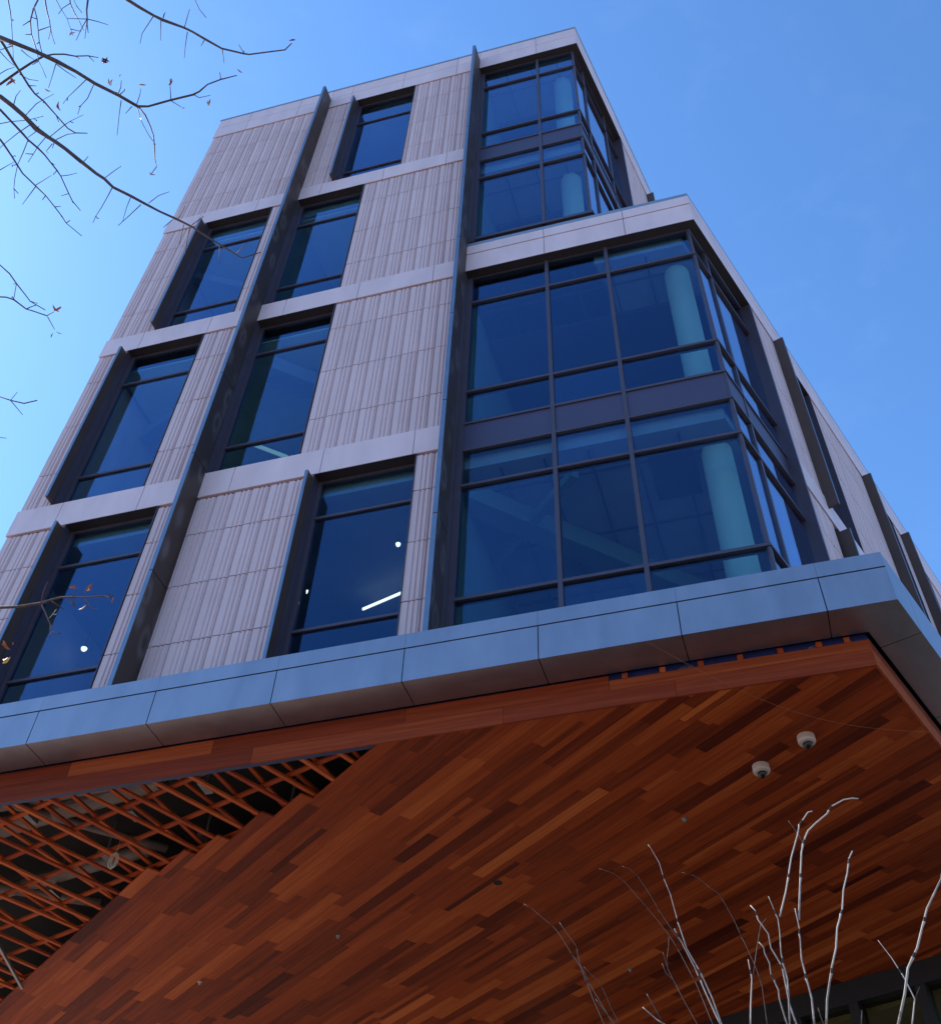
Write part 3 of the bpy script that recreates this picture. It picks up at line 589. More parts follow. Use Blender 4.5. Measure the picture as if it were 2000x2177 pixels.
TREE = [(1,0.0088,0.0051,[(-1.276,-8.012,6.814),(-1.21,-7.985,6.778),(-1.107,-7.916,6.752),(-1.02,-7.858,6.718),(-0.934,-7.795,6.68),(-0.855,-7.732,6.636),(-0.753,-7.657,6.598),(-0.669,-7.596,6.553)]),(0,0.0047,0.0018,[(-0.668,-7.596,6.554),(-0.616,-7.587,6.543),(-0.511,-7.583,6.558),(-0.398,-7.575,6.573),(-0.358,-7.586,6.561),(-0.305,-7.609,6.559),(-0.234,-7.616,6.558),(-0.152,-7.615,6.557)]),(0,0.0031,0.0013,[(-0.668,-7.596,6.554),(-0.64,-7.558,6.521),(-0.623,-7.513,6.48),(-0.611,-7.481,6.44),(-0.61,-7.444,6.394),(-0.612,-7.405,6.344),(-0.604,-7.381,6.304),(-0.625,-7.37,6.254)]),(0,0.0018,0.001,[(-0.673,-7.591,6.55),(-0.662,-7.542,6.499),(-0.638,-7.488,6.452),(-0.609,-7.446,6.411)]),(1,0.0102,0.006,[(-1.417,-7.751,6.778),(-1.357,-7.705,6.733),(-1.298,-7.654,6.683),(-1.243,-7.594,6.628),(-1.18,-7.553,6.582),(-1.135,-7.543,6.537),(-1.077,-7.51,6.489),(-1.005,-7.442,6.437)]),(0,0.006,0.0016,[(-1.005,-7.442,6.437),(-0.947,-7.387,6.398),(-0.903,-7.365,6.363),(-0.862,-7.33,6.322),(-0.784,-7.276,6.291),(-0.734,-7.252,6.257),(-0.596,-7.134,6.225),(-0.532,-7.099,6.19),(-0.47,-7.056,6.149),(-0.403,-7.012,6.108),(-0.33,-6.96,6.064),(-0.293,-6.956,6.028),(-0.197,-6.965,6.026)]),(1,0.0046,0.0015,[(-1.644,-7.598,7.077),(-1.604,-7.529,7.048),(-1.563,-7.459,7.017),(-1.537,-7.429,6.989),(-1.496,-7.38,6.964),(-1.465,-7.344,6.937),(-1.44,-7.311,6.907),(-1.411,-7.268,6.875),(-1.39,-7.243,6.844),(-1.369,-7.163,6.791),(-1.351,-7.131,6.755),(-1.317,-7.081,6.72)]),(1,0.0039,0.0014,[(-1.953,-7.332,7.409),(-1.923,-7.304,7.37),(-1.888,-7.244,7.322),(-1.858,-7.205,7.277),(-1.828,-7.166,7.232),(-1.773,-7.095,7.19),(-1.722,-7.036,7.149),(-1.679,-6.976,7.101),(-1.641,-6.927,7.054),(-1.613,-6.904,7.011),(-1.543,-6.824,6.968)]),(1,0.0049,0.0017,[(-1.478,-7.926,7.148),(-1.456,-7.894,7.117),(-1.43,-7.802,7.074),(-1.408,-7.771,7.042),(-1.381,-7.699,7.002),(-1.355,-7.659,6.97),(-1.316,-7.616,6.944),(-1.274,-7.542,6.909),(-1.233,-7.473,6.873),(-1.195,-7.447,6.85),(-1.132,-7.431,6.844)]),(1,0.0057,0.0016,[(-1.757,-7.637,7.383),(-1.629,-7.672,7.409),(-1.536,-7.696,7.411),(-1.453,-7.713,7.404),(-1.383,-7.715,7.384),(-1.311,-7.705,7.362),(-1.245,-7.687,7.334),(-1.166,-7.676,7.314),(-1.104,-7.661,7.284)]),(1,0.0029,0.0011,[(-1.562,-8.044,7.595),(-1.542,-8.017,7.53),(-1.525,-7.973,7.461),(-1.511,-7.931,7.389),(-1.517,-7.839,7.293),(-1.51,-7.783,7.212)]),(1,0.0035,0.0011,[(-1.338,-8.006,7.478),(-1.332,-7.996,7.428),(-1.346,-7.973,7.364),(-1.357,-7.936,7.298),(-1.355,-7.883,7.234),(-1.336,-7.854,7.186),(-1.319,-7.815,7.133),(-1.307,-7.783,7.079),(-1.282,-7.754,7.032),(-1.26,-7.718,6.982)]),(0,0.0023,0.0015,[(-1.332,-7.983,7.361),(-1.289,-7.988,7.269),(-1.248,-7.964,7.17),(-1.216,-7.933,7.064),(-1.183,-7.904,6.958),(-1.144,-7.867,6.853)]),(1,0.0033,0.0011,[(-1.361,-7.978,7.575),(-1.345,-7.966,7.523),(-1.334,-7.92,7.461),(-1.317,-7.885,7.404),(-1.305,-7.848,7.344),(-1.286,-7.829,7.291),(-1.265,-7.801,7.238)]),(1,0.0016,0.0009,[(-1.228,-7.997,7.419),(-1.229,-7.974,7.413),(-1.225,-7.928,7.405),(-1.216,-7.873,7.397),(-1.219,-7.818,7.382),(-1.219,-7.782,7.373)]),(1,0.0033,0.0011,[(-1.297,-7.913,7.708),(-1.278,-7.902,7.647),(-1.256,-7.892,7.587),(-1.227,-7.85,7.524),(-1.195,-7.827,7.466),(-1.165,-7.787,7.402)]),(0,0.0019,0.0012,[(-1.31,-7.875,7.693),(-1.353,-7.866,7.669),(-1.381,-7.847,7.65)]),(1,0.0039,0.0013,[(-0.954,-7.994,7.214),(-0.948,-7.984,7.169),(-0.952,-7.952,7.114),(-0.947,-7.921,7.063),(-0.939,-7.907,7.019),(-0.93,-7.879,6.97)]),(0,0.0021,0.0011,[(-0.934,-7.928,7.037),(-0.896,-7.9,7.049),(-0.858,-7.867,7.06)]),(0,0.0021,0.0011,[(-0.934,-7.928,7.037),(-0.978,-7.948,7.02),(-1.014,-7.965,7.006)]),(0,0.0021,0.0011,[(-0.934,-7.928,7.037),(-0.968,-7.901,7.014),(-1.013,-7.857,6.979)]),(0,0.0016,0.0012,[(-1.194,-7.945,7.539),(-1.199,-7.923,7.532),(-1.197,-7.889,7.525),(-1.185,-7.848,7.521)]),(1,0.0065,0.0017,[(-0.663,-8.031,6.908),(-0.617,-8.001,6.87),(-0.565,-7.964,6.833),(-0.502,-7.919,6.797),(-0.454,-7.897,6.76),(-0.362,-7.843,6.733),(-0.318,-7.826,6.695),(-0.262,-7.79,6.656),(-0.189,-7.737,6.617),(-0.092,-7.696,6.589),(-0.053,-7.696,6.552),(0.044,-7.69,6.533),(0.128,-7.687,6.509),(0.177,-7.716,6.483)]),(0,0.0018,0.001,[(-0.46,-7.941,6.696),(-0.529,-7.891,6.652),(-0.552,-7.854,6.631)]),(0,0.0018,0.001,[(-0.436,-7.913,6.699),(-0.467,-7.833,6.664)]),(0,0.0018,0.001,[(-0.428,-7.914,6.703),(-0.406,-7.94,6.719)]),(0,0.0018,0.001,[(-0.352,-7.849,6.717),(-0.306,-7.912,6.753)]),(0,0.0018,0.001,[(-0.346,-7.826,6.713),(-0.373,-7.777,6.688),(-0.397,-7.726,6.663)]),(0,0.0018,0.001,[(-0.286,-7.768,6.721),(-0.313,-7.746,6.704)]),(0,0.0018,0.001,[(-0.228,-7.701,6.724),(-0.24,-7.64,6.7)]),(0,0.0018,0.001,[(-0.142,-7.648,6.739),(-0.153,-7.694,6.749)]),(0,0.0018,0.001,[(-0.272,-7.959,6.778),(-0.266,-7.897,6.764),(-0.25,-7.851,6.759)]),(0,0.0018,0.001,[(-0.71,-7.691,6.506),(-0.688,-7.714,6.524),(-0.676,-7.741,6.539)]),(0,0.0018,0.001,[(-0.704,-7.663,6.5),(-0.732,-7.609,6.468),(-0.767,-7.533,6.422)]),(0,0.0018,0.001,[(-0.671,-7.621,6.503),(-0.706,-7.604,6.479)]),(0,0.0018,0.001,[(-0.65,-7.621,6.513),(-0.622,-7.657,6.539),(-0.613,-7.677,6.55)]),(0,0.0018,0.001,[(-0.509,-7.581,6.567),(-0.495,-7.631,6.59),(-0.483,-7.666,6.607)]),(0,0.0018,0.001,[(-0.509,-7.577,6.565),(-0.475,-7.532,6.565)]),(0,0.0018,0.001,[(-0.408,-7.562,6.605),(-0.391,-7.542,6.605),(-0.341,-7.533,6.623)]),(0,0.0019,0.001,[(-1.104,-7.809,6.859),(-1.137,-7.765,6.828),(-1.171,-7.721,6.797)]),(0,0.0019,0.001,[(-1.104,-7.805,6.858),(-1.08,-7.761,6.859),(-1.048,-7.713,6.862)]),(0,0.0019,0.001,[(-1.012,-7.687,6.874),(-1.066,-7.665,6.839),(-1.112,-7.646,6.807),(-1.139,-7.629,6.787)]),(0,0.0019,0.001,[(-0.989,-7.652,6.876),(-1.034,-7.606,6.837),(-1.073,-7.587,6.81),(-1.097,-7.557,6.787)]),(0,0.0019,0.001,[(-1.26,-7.83,6.776),(-1.233,-7.792,6.781),(-1.198,-7.768,6.795)]),(0,0.0019,0.001,[(-1.303,-7.649,6.697),(-1.241,-7.678,6.742),(-1.212,-7.682,6.761),(-1.159,-7.686,6.793)]),(0,0.0019,0.001,[(-1.237,-7.517,6.692),(-1.16,-7.539,6.745),(-1.138,-7.543,6.759),(-1.075,-7.545,6.795)]),(0,0.0019,0.001,[(-1.218,-7.493,6.695),(-1.168,-7.494,6.725),(-1.134,-7.483,6.741)]),(0,0.0019,0.001,[(-1.329,-7.713,6.7),(-1.306,-7.746,6.724),(-1.28,-7.762,6.745)]),(0,0.0019,0.001,[(-1.297,-7.957,6.787),(-1.282,-7.91,6.784),(-1.266,-7.873,6.784)]),(0,0.0019,0.001,[(-1.333,-7.865,6.742),(-1.298,-7.87,6.764),(-1.266,-7.866,6.782)]),(0,0.0019,0.001,[(-1.216,-7.926,6.827),(-1.2,-7.89,6.827),(-1.183,-7.863,6.83)]),(0,0.0019,0.001,[(-1.406,-7.664,6.636),(-1.361,-7.652,6.661),(-1.318,-7.634,6.683),(-1.272,-7.621,6.706),(-1.232,-7.614,6.728)]),(0,0.0018,0.001,[(-1.156,-7.579,6.519),(-1.197,-7.557,6.486),(-1.224,-7.535,6.462),(-1.254,-7.513,6.435)]),(0,0.0018,0.001,[(-1.139,-7.542,6.516),(-1.172,-7.523,6.489),(-1.167,-7.51,6.488)]),(0,0.0018,0.001,[(-1.225,-7.599,6.484),(-1.257,-7.562,6.451),(-1.295,-7.522,6.412),(-1.323,-7.473,6.375),(-1.339,-7.436,6.35),(-1.349,-7.396,6.327)]),(0,0.0018,0.001,[(-1.198,-7.657,6.52),(-1.254,-7.646,6.482),(-1.307,-7.631,6.442),(-1.336,-7.621,6.42)]),(0,0.0018,0.001,[(-1.182,-7.62,6.518),(-1.221,-7.611,6.491)]),(0,0.0018,0.001,[(-1.365,-7.535,6.37),(-1.333,-7.538,6.393),(-1.303,-7.54,6.413)]),(0,0.0018,0.001,[(-1.259,-7.402,6.39),(-1.3,-7.376,6.353),(-1.33,-7.357,6.325)]),(0,0.0018,0.001,[(-1.257,-7.408,6.393),(-1.226,-7.412,6.414),(-1.185,-7.417,6.442)]),(0,0.0018,0.001,[(-1.152,-7.397,6.455),(-1.122,-7.386,6.468),(-1.085,-7.378,6.487)]),(0,0.0018,0.001,[(-1.146,-7.312,6.424),(-1.176,-7.317,6.407)]),(0,0.0018,0.001,[(-1.05,-7.409,6.52),(-1.02,-7.425,6.543)]),(0,0.0018,0.001,[(-0.987,-7.305,6.515),(-0.95,-7.314,6.54),(-0.904,-7.323,6.568)]),(0,0.0018,0.001,[(-0.97,-7.25,6.502),(-1.005,-7.219,6.469),(-1.037,-7.192,6.438),(-1.069,-7.169,6.409),(-1.089,-7.147,6.387)]),(0,0.0018,0.001,[(-0.907,-7.177,6.506),(-0.937,-7.143,6.474),(-0.97,-7.095,6.434)]),(0,0.0018,0.001,[(-0.875,-7.128,6.502),(-0.935,-7.106,6.459),(-0.993,-7.087,6.416)]),(0,0.0018,0.0011,[(-0.512,-7.16,6.097),(-0.552,-7.094,6.044)]),(0,0.0018,0.0011,[(-0.492,-7.138,6.097),(-0.525,-7.082,6.052),(-0.54,-7.043,6.024)]),(0,0.0018,0.0011,[(-0.526,-7.193,6.106),(-0.485,-7.227,6.142)]),(0,0.0018,0.0011,[(-0.483,-7.144,6.104),(-0.425,-7.157,6.139)]),(0,0.0018,0.0011,[(-0.551,-7.198,6.095),(-0.595,-7.185,6.066)]),(0,0.0018,0.0011,[(-0.394,-7.019,6.086),(-0.416,-6.948,6.037)]),(0,0.0018,0.0011,[(-0.335,-6.958,6.081),(-0.272,-6.983,6.124)]),(0,0.0018,0.0011,[(-0.622,-7.302,6.106),(-0.575,-7.313,6.135),(-0.53,-7.309,6.157)]),(1,0.0028,0.0016,[(-1.702,-7.026,6.436),(-1.643,-6.991,6.383),(-1.596,-6.959,6.321),(-1.543,-6.917,6.258),(-1.5,-6.905,6.203),(-1.421,-6.862,6.156)]),(1,0.003,0.0021,[(-1.628,-6.972,6.197),(-1.581,-6.971,6.177),(-1.535,-6.961,6.152),(-1.479,-6.915,6.115),(-1.438,-6.912,6.09),(-1.368,-6.878,6.068)]),(0,0.0016,0.0011,[(-1.421,-6.837,6.142),(-1.39,-6.836,6.164)]),(0,0.0016,0.0011,[(-1.42,-6.833,6.141),(-1.406,-6.766,6.113)]),(0,0.0016,0.0011,[(-1.498,-7.026,6.187),(-1.524,-6.971,6.139)]),(1,0.0026,0.002,[(-1.955,-6.412,6.173),(-1.879,-6.402,6.132),(-1.792,-6.387,6.097),(-1.703,-6.399,6.08)]),(0,0.0017,0.0011,[(-1.86,-6.417,6.109),(-1.827,-6.433,6.147)]),(0,0.0017,0.0011,[(-1.86,-6.417,6.109),(-1.826,-6.33,6.079)]),(0,0.0017,0.0011,[(-1.931,-6.299,5.968),(-1.906,-6.28,5.976)]),(1,0.0049,0.0016,[(-1.727,-5.982,5.085),(-1.648,-5.961,5.088),(-1.545,-5.936,5.109),(-1.498,-5.946,5.107),(-1.441,-5.949,5.108),(-1.378,-5.941,5.103),(-1.322,-5.935,5.093),(-1.227,-5.914,5.1),(-1.197,-5.92,5.077),(-1.165,-5.925,5.054)]),(0,0.0024,0.0015,[(-1.499,-5.989,5.062),(-1.488,-6.015,5.1),(-1.469,-6.035,5.138)]),(0,0.0024,0.0015,[(-1.498,-5.981,5.056),(-1.486,-5.942,5.027),(-1.473,-5.898,4.994),(-1.471,-5.877,4.974),(-1.483,-5.868,4.952)]),(0,0.0024,0.0015,[(-1.481,-5.921,5.012),(-1.465,-5.925,5.032),(-1.448,-5.932,5.055)]),(0,0.0024,0.0015,[(-1.387,-5.931,5.112),(-1.382,-5.948,5.135)]),(0,0.0024,0.0015,[(-1.351,-5.908,5.123),(-1.34,-5.92,5.144)]),(0,0.0024,0.0015,[(-1.405,-5.936,5.1),(-1.383,-5.896,5.081)]),(0,0.0024,0.0015,[(-1.345,-5.897,5.118),(-1.323,-5.852,5.091),(-1.305,-5.842,5.097)])]
LEAVES=[((-1.656,-7.646,7.327),0.038,0),((-1.081,-7.641,7.29),0.034,2),((-1.157,-7.626,6.775),0.029,0),((-0.911,-7.629,6.909),0.025,1),((-0.862,-7.641,6.937),0.015,0),((-0.911,-7.588,6.896),0.019,1),((-1.18,-7.715,6.79),0.019,1),((-1.222,-7.795,7.375),0.021,1),((-1.247,-7.963,6.818),0.017,1),((0.184,-7.729,6.49),0.017,2),((-0.132,-7.625,6.569),0.016,1),((-0.484,-7.65,6.601),0.021,0),((-0.601,-7.692,6.56),0.018,1),((-0.471,-7.528,6.565),0.011,0),((-0.356,-7.509,6.608),0.021,1),((-0.61,-7.376,6.264),0.019,1),((-1.347,-6.86,6.14),0.029,0),((-1.365,-6.77,6.077),0.018,1),((-1.393,-6.769,6.056),0.015,1),((-1.355,-5.992,5.119),0.022,0),((-1.3,-5.957,5.135),0.026,0),((-1.33,-5.911,5.059),0.022,1),((-1.657,-5.914,4.909),0.028,0),((-1.659,-5.88,4.869),0.028,3),((-1.165,-5.924,5.053),0.014,0),((-1.634,-5.907,4.926),0.011,0),((-1.427,-5.955,5.013),0.013,1)]
SHRUB=[(1,0.0035,0.001,[(1.294,-5.8,3.164),(1.279,-5.8,3.229),(1.256,-5.8,3.297),(1.224,-5.8,3.366),(1.207,-5.8,3.443),(1.194,-5.8,3.526),(1.18,-5.8,3.574),(1.17,-5.8,3.627),(1.143,-5.8,3.687)]),(1,0.0035,0.0022,[(1.294,-5.84,3.149),(1.267,-5.84,3.227),(1.244,-5.84,3.299),(1.219,-5.84,3.36),(1.199,-5.84,3.408)]),(0,0.002,0.001,[(1.219,-5.84,3.36),(1.191,-5.84,3.406),(1.159,-5.84,3.467),(1.124,-5.84,3.539),(1.103,-5.84,3.573),(1.081,-5.84,3.599),(1.058,-5.84,3.61)]),(1,0.002,0.001,[(1.249,-5.6,3.24),(1.218,-5.6,3.345),(1.173,-5.6,3.454),(1.15,-5.6,3.498),(1.111,-5.6,3.557),(1.048,-5.6,3.644),(1.018,-5.6,3.685),(0.981,-5.6,3.715),(0.938,-5.6,3.734)]),(1,0.0022,0.0012,[(1.215,-5.7,3.207),(1.186,-5.7,3.269),(1.166,-5.7,3.315),(1.148,-5.7,3.359),(1.147,-5.7,3.383),(1.158,-5.7,3.425),(1.164,-5.7,3.458)]),(0,0.0015,0.001,[(1.148,-5.7,3.359),(1.138,-5.7,3.409)]),(0,0.0017,0.001,[(1.186,-5.7,3.269),(1.16,-5.7,3.329),(1.141,-5.7,3.349),(1.132,-5.7,3.378)]),(1,0.0032,0.002,[(1.148,-5.9,3.141),(1.128,-5.9,3.155),(1.093,-5.9,3.188)]),(0,0.0022,0.0017,[(1.139,-5.9,3.157),(1.122,-5.9,3.193),(1.108,-5.9,3.22)]),(1,0.0022,0.0012,[(0.884,-5.4,3.346),(0.852,-5.4,3.422),(0.814,-5.4,3.525),(0.785,-5.4,3.568),(0.752,-5.4,3.624),(0.726,-5.4,3.66),(0.681,-5.4,3.699),(0.649,-5.4,3.729),(0.621,-5.4,3.747)]),(1,0.0022,0.0015,[(0.923,-5.45,3.324),(0.867,-5.45,3.423),(0.825,-5.45,3.508),(0.813,-5.45,3.568),(0.777,-5.45,3.62),(0.76,-5.45,3.647)]),(1,0.002,0.0015,[(0.94,-5.5,3.305),(0.914,-5.5,3.335),(0.882,-5.5,3.379)]),(1,0.0015,0.001,[(0.943,-5.45,3.322),(0.918,-5.45,3.374),(0.89,-5.45,3.444),(0.862,-5.45,3.473),(0.837,-5.45,3.499)]),(1,0.0022,0.001,[(1.41,-5.65,3.207),(1.414,-5.65,3.306),(1.405,-5.65,3.359),(1.383,-5.65,3.432),(1.363,-5.65,3.498),(1.332,-5.65,3.578),(1.296,-5.65,3.61),(1.297,-5.65,3.611),(1.264,-5.65,3.643),(1.221,-5.65,3.662)]),(1,0.0035,0.0022,[(1.37,-5.75,3.175),(1.379,-5.75,3.221),(1.394,-5.75,3.286),(1.393,-5.75,3.34)]),(0,0.0022,0.0015,[(1.399,-5.75,3.295),(1.424,-5.75,3.368),(1.447,-5.75,3.43),(1.467,-5.75,3.446)]),(1,0.0035,0.0025,[(1.472,-5.8,3.147),(1.464,-5.8,3.21),(1.466,-5.8,3.233),(1.453,-5.8,3.273),(1.455,-5.8,3.303),(1.446,-5.8,3.331),(1.446,-5.8,3.348),(1.435,-5.8,3.362)]),(1,0.004,0.0025,[(1.484,-5.9,3.11),(1.493,-5.9,3.167),(1.492,-5.9,3.23),(1.49,-5.9,3.256),(1.471,-5.9,3.301),(1.471,-5.9,3.338),(1.45,-5.9,3.378),(1.447,-5.9,3.403),(1.435,-5.9,3.42)]),(1,0.004,0.002,[(1.499,-5.85,3.127),(1.49,-5.85,3.179),(1.498,-5.85,3.236),(1.494,-5.85,3.305),(1.502,-5.85,3.362),(1.504,-5.85,3.397),(1.489,-5.85,3.462)]),(1,0.0045,0.0022,[(1.545,-5.8,3.14),(1.552,-5.8,3.202),(1.546,-5.8,3.304),(1.558,-5.8,3.385),(1.557,-5.8,3.442)]),(0,0.0037,0.0027,[(1.51,-5.85,3.402),(1.543,-5.85,3.472),(1.578,-5.85,3.565),(1.611,-5.85,3.631),(1.624,-5.85,3.661),(1.657,-5.85,3.695),(1.671,-5.85,3.697)]),(0,0.0045,0.003,[(1.563,-5.8,3.409),(1.566,-5.8,3.428),(1.591,-5.8,3.526),(1.611,-5.8,3.601),(1.627,-5.8,3.638),(1.645,-5.8,3.664),(1.673,-5.8,3.684),(1.714,-5.8,3.709),(1.735,-5.8,3.731),(1.775,-5.8,3.746),(1.803,-5.8,3.747),(1.821,-5.8,3.743)]),(0,0.0015,0.001,[(1.624,-5.8,3.623),(1.612,-5.8,3.66),(1.592,-5.8,3.704)]),(1,0.0045,0.0027,[(1.578,-5.9,3.101),(1.593,-5.9,3.157),(1.623,-5.9,3.232),(1.647,-5.9,3.281),(1.663,-5.9,3.333),(1.688,-5.9,3.378),(1.705,-5.9,3.432),(1.727,-5.9,3.476),(1.741,-5.9,3.515),(1.757,-5.9,3.536)]),(1,0.0054,0.0032,[(1.757,-5.95,3.067),(1.791,-5.95,3.13),(1.818,-5.95,3.192),(1.856,-5.95,3.238),(1.885,-5.95,3.289),(1.911,-5.95,3.333),(1.973,-5.95,3.407),(2.027,-5.95,3.486)]),(1,0.0035,0.0012,[(1.804,-5.7,3.152),(1.829,-5.7,3.212),(1.817,-5.7,3.265),(1.797,-5.7,3.321),(1.772,-5.7,3.372)]),(0,0.002,0.0012,[(1.829,-5.7,3.212),(1.85,-5.7,3.239)]),(1,0.0022,0.0015,[(1.567,-5.7,3.174),(1.562,-5.7,3.216)]),(1,0.0025,0.0017,[(1.67,-5.7,3.165),(1.68,-5.7,3.198)])]
# ================================================================ small things on the building
def dome_camera(name, loc, label):
    t = tag(empty(name, loc), label, 'security camera', 'dome cameras on the timber ceiling')
    a = MB(); rs = [(.085, 0), (.087, -.05), (.080, -.068), (.060, -.075)]
    a.tube([(0, 0, z) for _, z in rs], 0, 0, 32, [r for r, _ in rs]); o = a.build('housing', M['white'], t, smooth=False)
    d = MB(); pr = [(.045*math.cos(q), -.076-.050*math.sin(q)) for q in [i*math.pi/2/8 for i in range(8)]]+[(.004, -.126)]
    d.tube([(0, 0, z) for _, z in pr], 0, 0, 24, [max(.002, r) for r, _ in pr]); d.build('dome', M['black'], t, smooth=True)
    return t
dome_camera('dome_camera', (1.8754, 0.4804, 7.8081), 'white dome camera on the wood ceiling, the one nearer the building corner')
dome_camera('dome_camera', (1.3915, 0.873, 7.8081), 'white dome camera on the wood ceiling, the one farther from the building corner')
def small(name, loc, r, mt, label, cat, group=None):
    a = MB(); pr = [(r, 0), (r, -.006), (r*.55, -.012), (r*.4, -.03), (r*.2, -.035)]
    a.tube([(0, 0, z) for _, z in pr], 0, 0, 16, [q for q, _ in pr]); o = a.build(name, mt); o.location = loc
    return tag(o, label, cat, group)
small('sprinkler_head', (0.4968, 1.649, 7.809), .035, M['steel'], 'small grey sprinkler head, nearest to the two dome cameras', 'sprinkler', 'sprinkler heads in the wood ceiling')
small('sprinkler_head', (-3.9313, 3.1829, 7.809), .03, M['steel'], 'faint sprinkler head in the middle of the left half of the plank ceiling', 'sprinkler', 'sprinkler heads in the wood ceiling')
small('sprinkler_head', (-6.0677, 3.9042, 7.809), .03, M['wire'], 'pale sprinkler head at the lower left of the plank ceiling', 'sprinkler', 'sprinkler heads in the wood ceiling')
small('sprinkler_head', (-0.754, 4.9176, 7.809), .03, M['steel'], 'dim sprinkler head beside the bare shrub stems', 'sprinkler', 'sprinkler heads in the wood ceiling')
a = MB(); a.tube([(0, 0, 0), (0, 0, -.004)], .05, .05, 20); o = a.build('recessed_downlight', M['dark']); o.location = (-1.7492, 2.4433, 7.8086)
tag(o, 'round black downlight hole in the middle of the plank ceiling', 'downlight')
# coil of wire hanging from the furring
a = MB(); random.seed(3)
for k in range(5):
    pts = []; r = random.uniform(.05, .075); ph = random.random()*.6
    for i in range(25):
        q = 2*math.pi*i/24; pts.append((r*math.cos(q)*.62+.01*k-.02, r*math.cos(q)*math.sin(ph)*.5, r*1.35*math.sin(q)-.12))
    a.tube(pts, .0035, .0035, 5)
a.tube([(0, 0, -.04), (.01, 0, .0), (0, .01, .16)], .003, .003, 5)
o = a.build('wire_coil', M['wire']); o.location = (-5.5382, 0.6813, 7.7999); tag(o, 'loose coil of pale wire dangling from the orange wood furring strips', 'wire')
# thin line strung across the underside
pts = []
A, Bq = Vector((0.6429, -0.9165, 8.1103)), Vector((3.0258, 0.6813, 7.7908))
for i in range(17):
    t_ = i/16; p = A.lerp(Bq, t_); p.z -= .26*math.sin(math.pi*t_); pts.append(p)
a = MB(); a.tube([p-A for p in pts], .0016, .0016, 5); o = a.build('guide_line', M['wirered']); o.location = A
tag(o, 'hair-thin line strung from the metal cornice across the wood ceiling corner', 'wire')
# lamps seen through the windows
def pendant(loc, ztop, r, label):
    t = tag(empty('pendant_lamp', loc), label, 'lamp', 'lit round lamps seen through the lowest windows')
    a = MB(); pr = [(.02, .06), (r*.7, .045), (r, .02), (r, 0)]
    a.tube([(0, 0, z) for _, z in pr], 0, 0, 20, [q for q, _ in pr]); a.build('shade', M['frame'], t, smooth=True)
    b = MB(); pr = [(r*.92, -.002), (r*.8, -.03), (r*.4, -.05), (.01, -.055)]
    b.tube([(0, 0, z) for _, z in pr], 0, 0, 20, [q for q, _ in pr]); b.build('bulb', M['bulb'], t, smooth=True)
    c = MB(); c.tube([(0, 0, .06), (0, 0, ztop-loc[2])], .006, .006, 6); c.build('cord', M['frame'], t)
    return t
pendant((-2.95, 1.32, 12.10), 12.21, .038, 'lit round lamp behind the window beside the glass corner, near its right edge')
pendant((-4.55, 1.9, 12.08), 12.21, .017, 'tiny lit lamp at the left edge of the lowest middle window')
pendant((-8.02, 1.86, 11.72), 12.21, .05, 'lit round lamp behind the lowest left window')
a = MB(); a.bar((0, 0, 0), (1.5, -.45, 0), .028, .03); o = a.build('linear_lamp', M['bulb']); o.location = (-3.87, 2.42, 12.0)
tag(o, 'slim bright strip lamp behind the lowest middle window', 'lamp')
a = MB(); a.bar((0, 0, 0), (.5, .48, 0), .07, .03); o = a.build('linear_lamp', emis('panel_glow', (.5, .8, .65), .22)); o.location = (-6.3, 1.98, 15.8); tag(o, 'pale green strip lamp behind the second middle window up', 'lamp')
# ================================================================ bare tree at upper left
TB = Vector((-3.3, -8.9, .2))
tree = tag(empty('bare_tree', TB), 'bare dark-limbed tree with a few curled orange and crimson leaves, reaching in from the left', 'tree')
def tp(mb, nm, mt, parent=None, **k):
    mb.v = [tuple(Vector(v)-TB) for v in mb.v]; return mb.build(nm, mt, parent or tree, **k)
def wob(a, b, n, amp, sd):
    r = random.Random(sd); a, b = Vector(a), Vector(b); out = []
    for i in range(n+1):
        t_ = i/n; p = a.lerp(b, t_)
        if 0 < i < n: p += Vector((r.uniform(-1, 1), r.uniform(-1, 1), r.uniform(-1, 1)))*amp
        out.append(p)
    return out
trunk = MB(); tpts = wob(TB-Vector((0, 0, .1)), (-3.15, -8.75, 6.9), 12, .05, 1)
trunk.tube(tpts, .13, .035, 12); tp(trunk, 'trunk', M['bark'], smooth=True)
rr = random.Random(77)
